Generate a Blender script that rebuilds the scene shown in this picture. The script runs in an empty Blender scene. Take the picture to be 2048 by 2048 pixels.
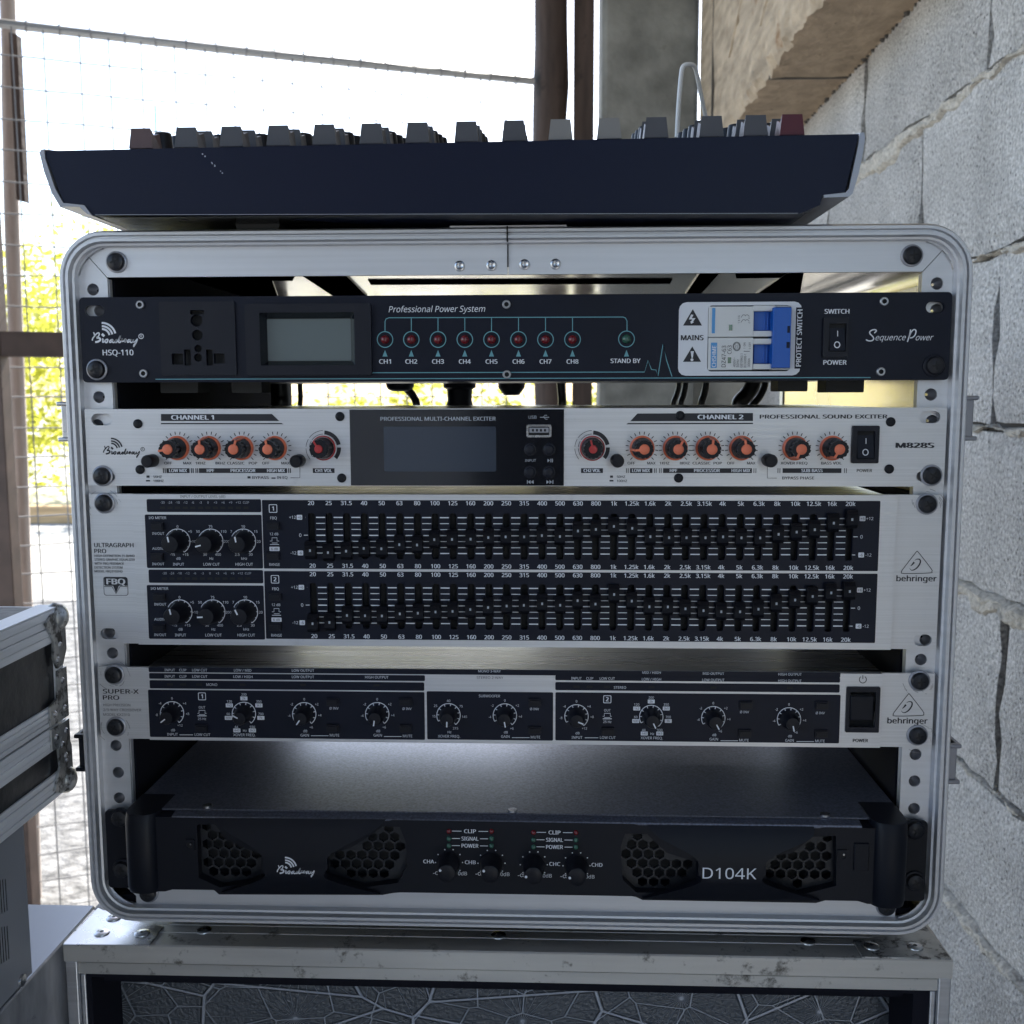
import bpy, bmesh, math, random
from mathutils import Vector, Matrix
from mathutils import noise as nz
from mathutils.geometry import tessellate_polygon
random.seed(7)
SC = bpy.context.scene
COL = SC.collection
R = math.radians

# ------------------------------------------------------------------ camera, sky, sun, exposure
F = 2048.6                                    # focal length in pixels of the 2048 px photograph
def _rot(a, b, c):
    return Matrix.Rotation(b, 3, 'Z') @ Matrix.Rotation(a, 3, 'X') @ Matrix.Rotation(c, 3, 'Y')
CR = _rot(-.1146, .0395, .0025)               # columns: right, forward, up
CC = Vector((.0244, -.5773, .0077))
cam = bpy.data.objects.new('camera', bpy.data.cameras.new('camera'))
COL.objects.link(cam)
rt, fw, up = CR.col[0], CR.col[1], CR.col[2]
cam.matrix_world = Matrix(((rt.x, up.x, -fw.x, CC.x), (rt.y, up.y, -fw.y, CC.y), (rt.z, up.z, -fw.z, CC.z), (0, 0, 0, 1)))
cam.data.sensor_width = 36; cam.data.lens = 36 * F / 2048
cam.data.clip_start = .01; cam.data.clip_end = 600
cam.data.dof.use_dof = True; cam.data.dof.focus_distance = .585; cam.data.dof.aperture_fstop = 20
SC.camera = cam
SUN_EL, SUN_AZ = R(46), R(8)                  # behind the rack, a little to the right
W = bpy.data.worlds.new('World'); SC.world = W; W.use_nodes = True
_n = W.node_tree.nodes; _sky = _n.new('ShaderNodeTexSky'); _sky.sky_type = 'NISHITA'; _sky.sun_disc = False
_sky.sun_elevation = SUN_EL; _sky.sun_rotation = SUN_AZ; _sky.dust_density = 1.5
W.node_tree.links.new(_sky.outputs[0], _n['Background'].inputs[0]); _n['Background'].inputs[1].default_value = .12
sun = bpy.data.objects.new('sun', bpy.data.lights.new('sun', 'SUN')); COL.objects.link(sun)
sun.data.energy = 4; sun.data.angle = R(.5); sun.data.color = (1, .95, .86)
_d = Vector((math.sin(SUN_AZ) * math.cos(SUN_EL), math.cos(SUN_AZ) * math.cos(SUN_EL), math.sin(SUN_EL)))
sun.rotation_euler = _d.to_track_quat('Z', 'Y').to_euler()
vs = SC.view_settings; vs.view_transform = 'Standard'; vs.look = 'None'; vs.exposure = 2.0; vs.gamma = 1; vs.use_curve_mapping = False

# ------------------------------------------------------------------ measuring: photograph pixel -> point on a real plane
def ray(u, v):
    return CR @ Vector(((u - 1024) / F, 1, (1024 - v) / F))
def q(u, v, y=0.):                            # on a plane facing the camera (the rack's front is y = 0)
    d = ray(u, v); return CC + d * ((y - CC.y) / d.y)
def qx(u, v, x):
    d = ray(u, v); return CC + d * ((x - CC.x) / d.x)
def qz(u, v, z):
    d = ray(u, v); return CC + d * ((z - CC.z) / d.z)
def kx(u, v, y=0.): return (q(u + 5, v, y) - q(u - 5, v, y)).x / 10
def kz(u, v, y=0.): return (q(u, v - 5, y) - q(u, v + 5, y)).z / 10
def xz(pts, y=0.): return [(p.x, p.z) for p in (q(a, b, y) for a, b in pts)]

# ------------------------------------------------------------------ materials
M = {}
def mat(name, col, metal=0., rough=.5, spec=.5, var=0., vscale=(6, 6, 6), bump=0., bscale=200., bdist=.001, rvar=0., stain=None, stain_scale=8., stain_lo=.55, emit=0., trans=0., coat=0.):
    m = bpy.data.materials.new(name); m.use_nodes = True
    nt = m.node_tree; N = nt.nodes; L = nt.links; b = N['Principled BSDF']
    b.inputs['Base Color'].default_value = (*col, 1); b.inputs['Metallic'].default_value = metal
    b.inputs['Roughness'].default_value = rough; b.inputs['Specular IOR Level'].default_value = spec
    if coat: b.inputs['Coat Weight'].default_value = coat; b.inputs['Coat Roughness'].default_value = .08
    tc = N.new('ShaderNodeTexCoord'); src = None
    if var or rvar:
        mp = N.new('ShaderNodeMapping'); mp.inputs['Scale'].default_value = vscale; L.new(tc.outputs['Object'], mp.inputs[0])
        no = N.new('ShaderNodeTexNoise'); no.inputs['Scale'].default_value = 1; no.inputs['Detail'].default_value = 5; L.new(mp.outputs[0], no.inputs[0])
        if var:
            mx = N.new('ShaderNodeMix'); mx.data_type = 'RGBA'
            mx.inputs[6].default_value = (*[c * (1 - var) for c in col], 1); mx.inputs[7].default_value = (*[min(1, c * (1 + var)) for c in col], 1)
            mr = N.new('ShaderNodeMapRange'); mr.inputs[1].default_value = .3; mr.inputs[2].default_value = .7
            L.new(no.outputs[0], mr.inputs[0]); L.new(mr.outputs[0], mx.inputs[0]); src = mx.outputs[2]
        if rvar:
            mr = N.new('ShaderNodeMapRange'); mr.inputs[1].default_value = .3; mr.inputs[2].default_value = .7
            mr.inputs[3].default_value = max(.02, rough - rvar); mr.inputs[4].default_value = min(1, rough + rvar)
            L.new(no.outputs[0], mr.inputs[0]); L.new(mr.outputs[0], b.inputs['Roughness'])
    if stain:
        n2 = N.new('ShaderNodeTexNoise'); n2.inputs['Scale'].default_value = stain_scale; n2.inputs['Detail'].default_value = 8; n2.inputs['Roughness'].default_value = .7
        L.new(tc.outputs['Object'], n2.inputs[0])
        mr = N.new('ShaderNodeMapRange'); mr.inputs[1].default_value = stain_lo; mr.inputs[2].default_value = stain_lo + .1; L.new(n2.outputs[0], mr.inputs[0])
        mx = N.new('ShaderNodeMix'); mx.data_type = 'RGBA'; mx.inputs[6].default_value = (*col, 1); mx.inputs[7].default_value = (*stain, 1)
        if src: L.new(src, mx.inputs[6])
        L.new(mr.outputs[0], mx.inputs[0]); src = mx.outputs[2]
        if metal:
            mm = N.new('ShaderNodeMapRange'); mm.inputs[3].default_value = metal; mm.inputs[4].default_value = metal * .3
            L.new(mr.outputs[0], mm.inputs[0]); L.new(mm.outputs[0], b.inputs['Metallic'])
    if src: L.new(src, b.inputs['Base Color'])
    if bump:
        n3 = N.new('ShaderNodeTexNoise'); n3.inputs['Scale'].default_value = bscale; n3.inputs['Detail'].default_value = 4; L.new(tc.outputs['Object'], n3.inputs[0])
        bp = N.new('ShaderNodeBump'); bp.inputs['Strength'].default_value = bump; bp.inputs['Distance'].default_value = bdist
        L.new(n3.outputs[0], bp.inputs['Height']); L.new(bp.outputs[0], b.inputs['Normal'])
    if trans:
        td = N.new('ShaderNodeBsdfTranslucent'); td.inputs[0].default_value = (col[0] * 1.9, col[1] * 1.9, col[2], 1)
        ms = N.new('ShaderNodeMixShader'); ms.inputs[0].default_value = trans
        L.new(b.outputs[0], ms.inputs[1]); L.new(td.outputs[0], ms.inputs[2]); L.new(ms.outputs[0], N['Material Output'].inputs[0])
    M[name] = m; return m

mat('alu', (.60, .60, .62), 1, .38, var=.10, vscale=(5, 60, 500), rvar=.08, bump=.05, bscale=900, bdist=.0003)
mat('alu_bar', (.66, .66, .68), .8, .47, var=.07, vscale=(4, 4, 260), rvar=.06, stain=(.35, .35, .36), stain_scale=60, stain_lo=.70)
mat('alu_face', (.63, .625, .635), .7, .44, var=.09, vscale=(9, 30, 900), rvar=.09, bump=.04, bscale=1200, bdist=.0002, stain=(.50, .50, .51), stain_scale=22, stain_lo=.60)
mat('alu_worn', (.60, .58, .55), .8, .47, var=.16, vscale=(6, 40, 60), rvar=.1, stain=(.13, .115, .095), stain_scale=60, stain_lo=.57, bump=.15, bscale=300)
mat('alu_dirty', (.45, .45, .44), .85, .4, var=.2, vscale=(80, 80, 80), stain=(.05, .045, .04), stain_scale=120, stain_lo=.50, bump=.4, bscale=250)
mat('steel', (.55, .55, .56), 1, .28, rvar=.1, vscale=(60, 60, 60), var=.08)
mat('steel_top', (.50, .50, .50), 1, .30, var=.10, vscale=(4, 300, 300), rvar=.08)
mat('mirror_liner', (.62, .60, .56), 1, .22, var=.1, vscale=(12, 5, 12), rvar=.1, bump=.12, bscale=12, bdist=.004)
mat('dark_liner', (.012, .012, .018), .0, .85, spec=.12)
mat('pressing', (.16, .16, .18), .9, .35, bump=.2, bscale=30, bdist=.003)
mat('black_panel', (.006, .008, .018), 0, .42, spec=.22, var=.15, vscale=(30, 30, 30), bump=.05, bscale=1500, bdist=.0002)
mat('black_gloss', (.008, .009, .013), 0, .12, coat=.4)
mat('black_plastic', (.007, .008, .015), 0, .45, spec=.3, bump=.05, bscale=900, bdist=.0002)
mat('black_metal', (.015, .016, .02), .2, .4, bump=.35, bscale=1600, bdist=.0003)
mat('amp_lid', (.115, .125, .165), .45, .33, spec=1, bump=.25, bscale=900, bdist=.0002, var=.45, vscale=(700, 700, 700))
mat('void', (.004, .004, .005), 0, .7)
mat('lcd', (.12, .145, .145), 0, .2)
mat('lcd_dark', (.045, .055, .075), 0, .15)
mat('white_ink', (.74, .75, .79), 0, .5)
mat('grey_ink', (.42, .44, .48), 0, .5)
mat('black_ink', (.012, .012, .018), 0, .5)
mat('teal_ink', (.13, .33, .38), 0, .5)
mat('screw_black', (.018, .018, .022), .3, .34)
mat('orange', (.78, .19, .095), 0, .45)
mat('red_knob', (.45, .03, .03), 0, .4)
mat('knob_dark', (.007, .007, .011), 0, .42, spec=.28)
mat('fader_black', (.005, .005, .008), 0, .5, spec=.2)
mat('amp_black', (.005, .006, .011), 0, .45, spec=.25, bump=.04, bscale=900, bdist=.0002)
mat('pan_metal', (.09, .085, .085), 1, .24, var=.1, vscale=(4, 60, 60), rvar=.08)
mat('alu_edge', (.86, .86, .88), .25, .5, var=.12, vscale=(30, 6, 200), bump=.1, bscale=300, stain=(.28, .27, .26), stain_scale=30, stain_lo=.62)
mat('near_ground', (.17, .17, .17), 0, .95, spec=.2, var=.5, vscale=(22, 22, 22), bump=.8, bscale=30, bdist=.03)
mat('scuff', (.16, .16, .17), .3, .6)
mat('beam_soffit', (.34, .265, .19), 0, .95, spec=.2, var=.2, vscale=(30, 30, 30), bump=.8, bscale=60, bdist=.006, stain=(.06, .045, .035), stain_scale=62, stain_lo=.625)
mat('brown_knob', (.10, .06, .06), 0, .5)
mat('led_red', (.14, .008, .012), 0, .15, coat=.5)
mat('led_green', (.03, .10, .07), 0, .15, coat=.5)
mat('white_plastic', (.66, .66, .65), 0, .4)
mat('white_paint', (.70, .71, .75), 0, .4)
mat('blue_plastic', (.004, .09, .42), 0, .38, var=.08)
mat('blue_ink', (.08, .30, .62), 0, .4)
mat('navy', (.0035, .0065, .024), 0, .42, spec=.25, bump=.06, bscale=1500, bdist=.0002)
mat('grey_knob', (.075, .075, .085), 0, .5)
mat('pale_knob', (.22, .21, .20), 0, .5)
mat('dark_red_knob', (.09, .012, .02), 0, .45)
mat('silver_plastic', (.33, .33, .36), .5, .35)
mat('rubber', (.02, .02, .02), 0, .7)
mat('case_black', (.018, .018, .02), 0, .35, bump=.25, bscale=90, bdist=.003, stain=(.10, .10, .10), stain_scale=25, stain_lo=.66)
mat('grey_sheet', (.33, .34, .37), .3, .45, bump=.05, bscale=800, bdist=.0003)
mat('grey_mottled', (.36, .36, .375), .4, .4, var=.25, vscale=(30, 90, 30), bump=.4, bscale=120, bdist=.001, stain=(.04, .04, .04), stain_scale=80, stain_lo=.64)
mat('pale_top', (.30, .32, .36), .3, .3)
mat('block', (.52, .51, .50), 0, .95, spec=.2, var=.42, vscale=(230, 230, 230), bump=1., bscale=260, bdist=.006, stain=(.42, .36, .27), stain_scale=5, stain_lo=.66)
mat('mortar', (.50, .47, .42), 0, .95, spec=.2, var=.3, vscale=(160, 160, 160), bump=1., bscale=180, bdist=.005, stain=(.14, .12, .1), stain_scale=40, stain_lo=.62)
mat('joint', (.09, .085, .08), 0, 1, spec=.1)
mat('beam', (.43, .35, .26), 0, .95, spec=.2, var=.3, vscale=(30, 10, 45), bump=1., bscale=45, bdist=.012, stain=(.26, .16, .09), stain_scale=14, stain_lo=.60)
mat('pillar', (.23, .23, .215), 0, .95, spec=.2, var=.3, vscale=(12, 12, 12), bump=.6, bscale=60, bdist=.004, stain=(.10, .10, .09), stain_scale=22, stain_lo=.64)
mat('timber', (.42, .36, .32), 0, .8, var=.3, vscale=(40, 40, 3), bump=.5, bscale=60, bdist=.003)
mat('kerb_timber', (.50, .33, .17), 0, .8, var=.3, vscale=(2, 30, 30))
mat('brown_timber', (.062, .042, .035), 0, .8, var=.4, vscale=(40, 40, 4), bump=.6, bscale=60, bdist=.004, stain=(.02, .016, .014), stain_scale=9, stain_lo=.56)
mat('rust_steel', (.075, .05, .042), .2, .6, var=.25, vscale=(20, 20, 20))
mat('wire', (.30, .30, .31), .4, .5)
mat('top_bar', (.50, .50, .50), .4, .5)
mat('leaf', (.33, .33, .085), 0, .5, trans=.6, var=.45, vscale=(9, 9, 9))
mat('trunk', (.10, .07, .05), 0, .9)
mat('ground', (.40, .39, .36), 0, .95, spec=.2, var=.25, vscale=(3, 3, 3), bump=.8, bscale=18, bdist=.03, stain=(.22, .2, .17), stain_scale=6, stain_lo=.6)
mat('hook_white', (.75, .73, .70), 0, .3)
mat('cable', (.01, .01, .012), 0, .3)
mat('shade_sheet', (.12, .115, .11), .3, .6, var=.2)
mat('blocker_pale', (.45, .46, .49), 0, .9, var=.2)
mat('nut', (.40, .40, .42), 1, .4)
mat('aqua', (.10, .35, .35), 0, .5)

def tone_blocks():                             # every block of the wall has its own tone
    m = M['block']; nt = m.node_tree; N = nt.nodes; L = nt.links; b = N['Principled BSDF']
    old = b.inputs['Base Color'].links[0].from_socket
    ge = N.new('ShaderNodeNewGeometry'); mr = N.new('ShaderNodeMapRange'); mr.inputs[3].default_value = .80; mr.inputs[4].default_value = 1.12; L.new(ge.outputs['Random Per Island'], mr.inputs[0])
    tc = N.new('ShaderNodeTexCoord'); no = N.new('ShaderNodeTexNoise'); no.inputs['Scale'].default_value = 9; no.inputs['Detail'].default_value = 6; L.new(tc.outputs['Object'], no.inputs[0])
    m2 = N.new('ShaderNodeMapRange'); m2.inputs[1].default_value = .3; m2.inputs[2].default_value = .7; m2.inputs[3].default_value = .82; m2.inputs[4].default_value = 1.12; L.new(no.outputs[0], m2.inputs[0])
    vo = N.new('ShaderNodeTexVoronoi'); vo.inputs['Scale'].default_value = 95; L.new(tc.outputs['Object'], vo.inputs['Vector'])   # scattered pores
    m3 = N.new('ShaderNodeMapRange'); m3.inputs[1].default_value = .10; m3.inputs[2].default_value = .2; m3.inputs[3].default_value = .35; m3.inputs[4].default_value = 1; L.new(vo.outputs['Distance'], m3.inputs[0])
    p = N.new('ShaderNodeMath'); p.operation = 'MULTIPLY'; L.new(mr.outputs[0], p.inputs[0]); L.new(m2.outputs[0], p.inputs[1])
    p2 = N.new('ShaderNodeMath'); p2.operation = 'MULTIPLY'; L.new(p.outputs[0], p2.inputs[0]); L.new(m3.outputs[0], p2.inputs[1])
    vm = N.new('ShaderNodeVectorMath'); vm.operation = 'SCALE'; L.new(old, vm.inputs[0]); L.new(p2.outputs[0], vm.inputs['Scale']); L.new(vm.outputs[0], b.inputs['Base Color'])
tone_blocks()
def leaf_panel():                              # embossed fan pattern: veins radiating from scattered centres
    m = bpy.data.materials.new('embossed_panel'); m.use_nodes = True; nt = m.node_tree; N = nt.nodes; L = nt.links; b = N['Principled BSDF']
    tc = N.new('ShaderNodeTexCoord'); sx0 = N.new('ShaderNodeSeparateXYZ'); L.new(tc.outputs['Object'], sx0.inputs[0]); cx0 = N.new('ShaderNodeCombineXYZ'); L.new(sx0.outputs[0], cx0.inputs[0]); L.new(sx0.outputs[2], cx0.inputs[1])
    mp = N.new('ShaderNodeMapping'); mp.inputs['Scale'].default_value = (15, 20, 1); L.new(cx0.outputs[0], mp.inputs[0])
    vo = N.new('ShaderNodeTexVoronoi'); vo.voronoi_dimensions = '2D'; L.new(mp.outputs[0], vo.inputs['Vector']); vo.inputs['Scale'].default_value = 1
    ve = N.new('ShaderNodeTexVoronoi'); ve.voronoi_dimensions = '2D'; ve.feature = 'DISTANCE_TO_EDGE'; L.new(mp.outputs[0], ve.inputs['Vector']); ve.inputs['Scale'].default_value = 1
    sb = N.new('ShaderNodeVectorMath'); sb.operation = 'SUBTRACT'; L.new(mp.outputs[0], sb.inputs[0]); L.new(vo.outputs['Position'], sb.inputs[1])
    sp = N.new('ShaderNodeSeparateXYZ'); L.new(sb.outputs[0], sp.inputs[0])
    at = N.new('ShaderNodeMath'); at.operation = 'ARCTAN2'; L.new(sp.outputs[1], at.inputs[0]); L.new(sp.outputs[0], at.inputs[1])
    mu = N.new('ShaderNodeMath'); mu.operation = 'MULTIPLY'; mu.inputs[1].default_value = 26 / (2 * math.pi); L.new(at.outputs[0], mu.inputs[0])
    fr = N.new('ShaderNodeMath'); fr.operation = 'PINGPONG'; fr.inputs[1].default_value = .5; L.new(mu.outputs[0], fr.inputs[0])
    le = N.new('ShaderNodeVectorMath'); le.operation = 'LENGTH'; L.new(sb.outputs[0], le.inputs[0])
    fw_ = N.new('ShaderNodeMath'); fw_.operation = 'MULTIPLY'; L.new(fr.outputs[0], fw_.inputs[0]); L.new(le.outputs['Value'], fw_.inputs[1])
    r1 = N.new('ShaderNodeMapRange'); r1.inputs[1].default_value = .008; r1.inputs[2].default_value = .022; L.new(fw_.outputs[0], r1.inputs[0])
    v2 = N.new('ShaderNodeTexVoronoi'); v2.voronoi_dimensions = '2D'; v2.feature = 'DISTANCE_TO_EDGE'; v2.inputs['Scale'].default_value = 2.1; L.new(mp.outputs[0], v2.inputs['Vector'])
    r2 = N.new('ShaderNodeMapRange'); r2.inputs[1].default_value = .012; r2.inputs[2].default_value = .035; L.new(v2.outputs['Distance'], r2.inputs[0])
    r3 = N.new('ShaderNodeMapRange'); r3.inputs[1].default_value = .012; r3.inputs[2].default_value = .03; L.new(ve.outputs['Distance'], r3.inputs[0])
    mi = N.new('ShaderNodeMath'); mi.operation = 'MINIMUM'; L.new(r1.outputs[0], mi.inputs[0]); L.new(r2.outputs[0], mi.inputs[1])
    m2 = N.new('ShaderNodeMath'); m2.operation = 'MINIMUM'; L.new(mi.outputs[0], m2.inputs[0]); L.new(r3.outputs[0], m2.inputs[1])
    no = N.new('ShaderNodeTexNoise'); no.inputs['Scale'].default_value = 420; no.inputs['Detail'].default_value = 3; L.new(tc.outputs['Object'], no.inputs[0])
    mh = N.new('ShaderNodeMath'); mh.operation = 'MULTIPLY'; mh.inputs[1].default_value = .35; L.new(no.outputs[0], mh.inputs[0])
    h2 = N.new('ShaderNodeMath'); h2.operation = 'MULTIPLY'; L.new(mh.outputs[0], h2.inputs[0]); L.new(m2.outputs[0], h2.inputs[1])
    ad = N.new('ShaderNodeMath'); ad.operation = 'SUBTRACT'; L.new(h2.outputs[0], ad.inputs[0]); L.new(m2.outputs[0], ad.inputs[1])
    bp = N.new('ShaderNodeBump'); bp.inputs['Strength'].default_value = 1; bp.inputs['Distance'].default_value = .003; L.new(ad.outputs[0], bp.inputs['Height']); L.new(bp.outputs[0], b.inputs['Normal'])
    mx = N.new('ShaderNodeMix'); mx.data_type = 'RGBA'; mx.inputs[6].default_value = (.48, .50, .55, 1); mx.inputs[7].default_value = (.13, .14, .155, 1); L.new(m2.outputs[0], mx.inputs[0])
    L.new(mx.outputs[2], b.inputs['Base Color']); b.inputs['Metallic'].default_value = .6; b.inputs['Roughness'].default_value = .34
    M['embossed'] = m
leaf_panel()

# ------------------------------------------------------------------ objects
WL = {}
def thing(name, label, cat, loc=(0, 0, 0), group=None, kind=None):
    o = bpy.data.objects.new(name, None); COL.objects.link(o); o.location = loc; o.empty_display_size = .03
    o['label'] = label; o['category'] = cat; WL[o.name] = Vector(loc)
    if group: o['group'] = group
    return o
def tag(o, label=None, cat=None, group=None, kind=None):
    for k, v in (('label', label), ('category', cat), ('group', group), ('kind', kind)):
        if v: o[k] = v
    return o
def inst(me, name, parent, pos, ang=0., label=None):
    o = bpy.data.objects.new(name, me); COL.objects.link(o); o.parent = parent
    pos = Vector(pos); o.location = pos - (WL[parent.name] if parent else Vector()); o.rotation_euler = (0, ang, 0)
    WL[o.name] = pos
    if label: o['label'] = label
    return o

_tx = {}
FONT = None
try:                                           # Blender's own bundled sans serif, if it is there
    FONT = bpy.data.fonts.load(bpy.utils.resource_path('LOCAL') + '/datafiles/fonts/NotoSansHebrew-Regular.woff2')
except Exception:
    FONT = None
def glyphs(s, bold):
    """2D outline mesh of a string; bold weights are made by overprinting slightly shifted copies (third value = layer)."""
    k = (s, bold)
    if k not in _tx:
        c = bpy.data.curves.new('t', 'FONT'); c.body = s; c.size = 1; c.resolution_u = 3
        if FONT and 'α' not in s: c.font = FONT
        o = bpy.data.objects.new('t', c); COL.objects.link(o)
        dg = bpy.context.evaluated_depsgraph_get(); me = o.evaluated_get(dg).to_mesh()
        v0 = [(v.co.x, v.co.y) for v in me.vertices]; f0 = [tuple(p.vertices) for p in me.polygons]
        o.evaluated_get(dg).to_mesh_clear(); bpy.data.objects.remove(o); bpy.data.curves.remove(c)
        vs_, fs = [], []
        d = bold * 1.1
        for l, (dx, dy) in enumerate(((-d, d * .3), (d, -d * .3), (0, 0)) if bold >= .018 else ((0, 0),)):
            n = len(vs_); vs_ += [(x + dx, y + dy, l) for x, y in v0]; fs += [tuple(i + n for i in f) for f in f0]
        _tx[k] = (vs_, fs)
    return _tx[k]
CAP = None

def smooth(pts, n=6, closed=False):
    out = []; m = len(pts)
    for i in range(m if closed else m - 1):
        g = lambda j: Vector(pts[j % m]) if closed else Vector(pts[max(0, min(m - 1, j))])
        p0, p1, p2, p3 = g(i - 1), g(i), g(i + 1), g(i + 2)
        for k in range(n):
            t = k / n
            out.append(.5 * (2 * p1 + (p2 - p0) * t + (2 * p0 - 5 * p1 + 4 * p2 - p3) * t * t + (3 * p1 - p0 - 3 * p2 + p3) * t ** 3))
    if not closed: out.append(Vector(pts[-1]))
    return out
def circ(cx, cz, r, n=24, a0=0.): return [(cx + r * math.cos(a0 + 2 * math.pi * i / n), cz + r * math.sin(a0 + 2 * math.pi * i / n)) for i in range(n)]
def rrect(x0, x1, z0, z1, r, n=5):
    r = min(r, (x1 - x0) / 2 - 1e-6, (z1 - z0) / 2 - 1e-6); o = []
    for cx, cz, a in ((x1 - r, z1 - r, 0), (x0 + r, z1 - r, 90), (x0 + r, z0 + r, 180), (x1 - r, z0 + r, 270)):
        for i in range(n + 1):
            t = R(a + 90 * i / n); o.append((cx + r * math.cos(t), cz + r * math.sin(t)))
    return o

class MB:
    def __init__(s): s.v = []; s.f = []; s.m = []; s.mats = []
    def mi(s, m):
        if m not in s.mats: s.mats.append(m)
        return s.mats.index(m)
    def add(s, vs_, fs, m):
        b = len(s.v); s.v += [Vector(p) for p in vs_]; k = s.mi(m)
        for f in fs: s.f.append([b + i for i in f]); s.m.append(k)
        return s
    def box(s, x0, x1, y0, y1, z0, z1, m):
        x0, x1 = sorted((x0, x1)); y0, y1 = sorted((y0, y1)); z0, z1 = sorted((z0, z1))
        vs_ = [(x, y, z) for z in (z0, z1) for y in (y0, y1) for x in (x0, x1)]
        return s.add(vs_, [(0, 2, 3, 1), (4, 5, 7, 6), (0, 1, 5, 4), (2, 6, 7, 3), (0, 4, 6, 2), (1, 3, 7, 5)], m)
    def flat(s, loops, y, m, back=False):
        flatp = [p for l in loops for p in l]
        tri = tessellate_polygon([[Vector((a, b, 0)) for a, b in l] for l in loops]); fs = []
        for t in tri:
            a, b, c = (flatp[i] for i in t)
            cr = (b[0] - a[0]) * (c[1] - a[1]) - (b[1] - a[1]) * (c[0] - a[0])
            if abs(cr) < 1e-16: continue
            fs.append(tuple(t) if (cr > 0) != back else tuple(reversed(t)))
        return s.add([(a, y, b) for a, b in flatp], fs, m)
    def plate(s, loops, y0, y1, m, back=True):
        s.flat(loops, y0, m)
        if back: s.flat(loops, y1, m, True)
        for li, l in enumerate(loops):
            ar = sum(l[i - 1][0] * l[i][1] - l[i][0] * l[i - 1][1] for i in range(len(l)))
            if (ar > 0) != (li == 0): l = list(reversed(l))
            n = len(l); vs_ = [(a, y0, b) for a, b in l] + [(a, y1, b) for a, b in l]
            s.add(vs_, [(i, i + n, (i + 1) % n + n, (i + 1) % n) for i in range(n)], m)
        return s
    def lathe(s, c, prof, n, m, caps=True):     # axis along y; prof = [(y, r)] from the back to the front (decreasing y)
        vs_ = []; fs = []
        for (y, r) in prof: vs_ += [(c[0] + r * math.cos(2 * math.pi * i / n), y, c[1] + r * math.sin(2 * math.pi * i / n)) for i in range(n)]
        for k in range(len(prof) - 1):
            for i in range(n):
                a, b = k * n + i, k * n + (i + 1) % n; fs.append((a, b, b + n, a + n))
        if caps: fs.append(tuple(range((len(prof) - 1) * n, len(prof) * n)))
        return s.add(vs_, fs, m)
    def tube(s, pts, r, m, n=8, caps=True):
        pts = [Vector(p) for p in pts]; vs_ = []; fs = []; prev = None
        for i, p in enumerate(pts):
            t = (pts[min(i + 1, len(pts) - 1)] - pts[max(i - 1, 0)]).normalized()
            u = prev or (Vector((0, 0, 1)) if abs(t.z) < .9 else Vector((1, 0, 0)))
            u = (u - t * u.dot(t)).normalized(); prev = u; w = t.cross(u)
            rr = r[i] if isinstance(r, (list, tuple)) else r
            vs_ += [p + (u * math.cos(2 * math.pi * k / n) + w * math.sin(2 * math.pi * k / n)) * rr for k in range(n)]
        for i in range(len(pts) - 1):
            for k in range(n):
                a, b = i * n + k, i * n + (k + 1) % n; fs.append((a, b, b + n, a + n))
        if caps: fs.append(tuple(reversed(range(n)))); fs.append(tuple(range((len(pts) - 1) * n, len(pts) * n)))
        return s.add(vs_, fs, m)
    def ribbon(s, pts, w, y, m, closed=False):
        P = [Vector(p) for p in pts]; n = len(P); vs_ = []; fs = []
        for i in range(n):
            a = P[i - 1] if (i or closed) else P[i]; b = P[(i + 1) % n] if (i < n - 1 or closed) else P[i]
            t = (b - a); t = t.normalized() if t.length > 1e-12 else Vector((1, 0))
            ww = w[i] if isinstance(w, (list, tuple)) else w
            nn = Vector((-t[1], t[0])) * ww / 2; p, q_ = P[i] + nn, P[i] - nn
            vs_ += [(p[0], y, p[1]), (q_[0], y, q_[1])]
        for i in range(n if closed else n - 1):
            j = (i + 1) % n; fs.append((2 * i, 2 * i + 1, 2 * j + 1, 2 * j))
        return s.add(vs_, fs, m)
    def grid(s, rows, m, flip=False):
        n = len(rows[0]); vs_ = [p for r in rows for p in r]; fs = []
        for i in range(len(rows) - 1):
            for j in range(n - 1):
                f = (i * n + j, i * n + j + 1, (i + 1) * n + j + 1, (i + 1) * n + j); fs.append(tuple(reversed(f)) if flip else f)
        return s.add(vs_, fs, m)
    # writing, measured in photograph pixels on the plane at depth y
    def text(s, t, u, v, h, m, y=0., w=None, al='c', bold=.012, shear=0., rot=0, sx=1.):
        global CAP
        if CAP is None: CAP = max(p[1] for p in glyphs('H', 0.)[0])
        vs_, fs = glyphs(t, bold)
        if not vs_: return s
        X0 = min(p[0] for p in vs_); X1 = max(p[0] for p in vs_)
        sc = h / CAP; k = sc * sx if w is None else w / (X1 - X0)
        off = {'c': -(X0 + X1) / 2, 'l': -X0, 'r': -X1}[al]
        ex, ez = kx(u, v, y), kz(u, v, y); o = q(u, v, y); out = []
        for a, b, l in vs_:
            a2 = (a + off) * k + shear * b * sc; b2 = b * sc - h / 2
            if rot == 90: a2, b2 = -b2, a2
            out.append((o.x + a2 * ex, y - l * 1e-5, o.z + b2 * ez))
        return s.add(out, fs, m)
    def prect(s, u0, u1, v0, v1, y, m, r=0.):   # printed rectangle
        a = q(u0, v1, y); b = q(u1, v0, y)
        return s.flat([rrect(a.x, b.x, a.z, b.z, r, 3) if r else [(a.x, a.z), (b.x, a.z), (b.x, b.z), (a.x, b.z)]], y, m)
    def pline(s, pts, w, y, m, closed=False, sm=0):
        P = xz(pts, y)
        if sm: P = smooth(P, sm, closed)
        return s.ribbon(P, w * kx(*pts[0], y), y, m, closed)
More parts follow.
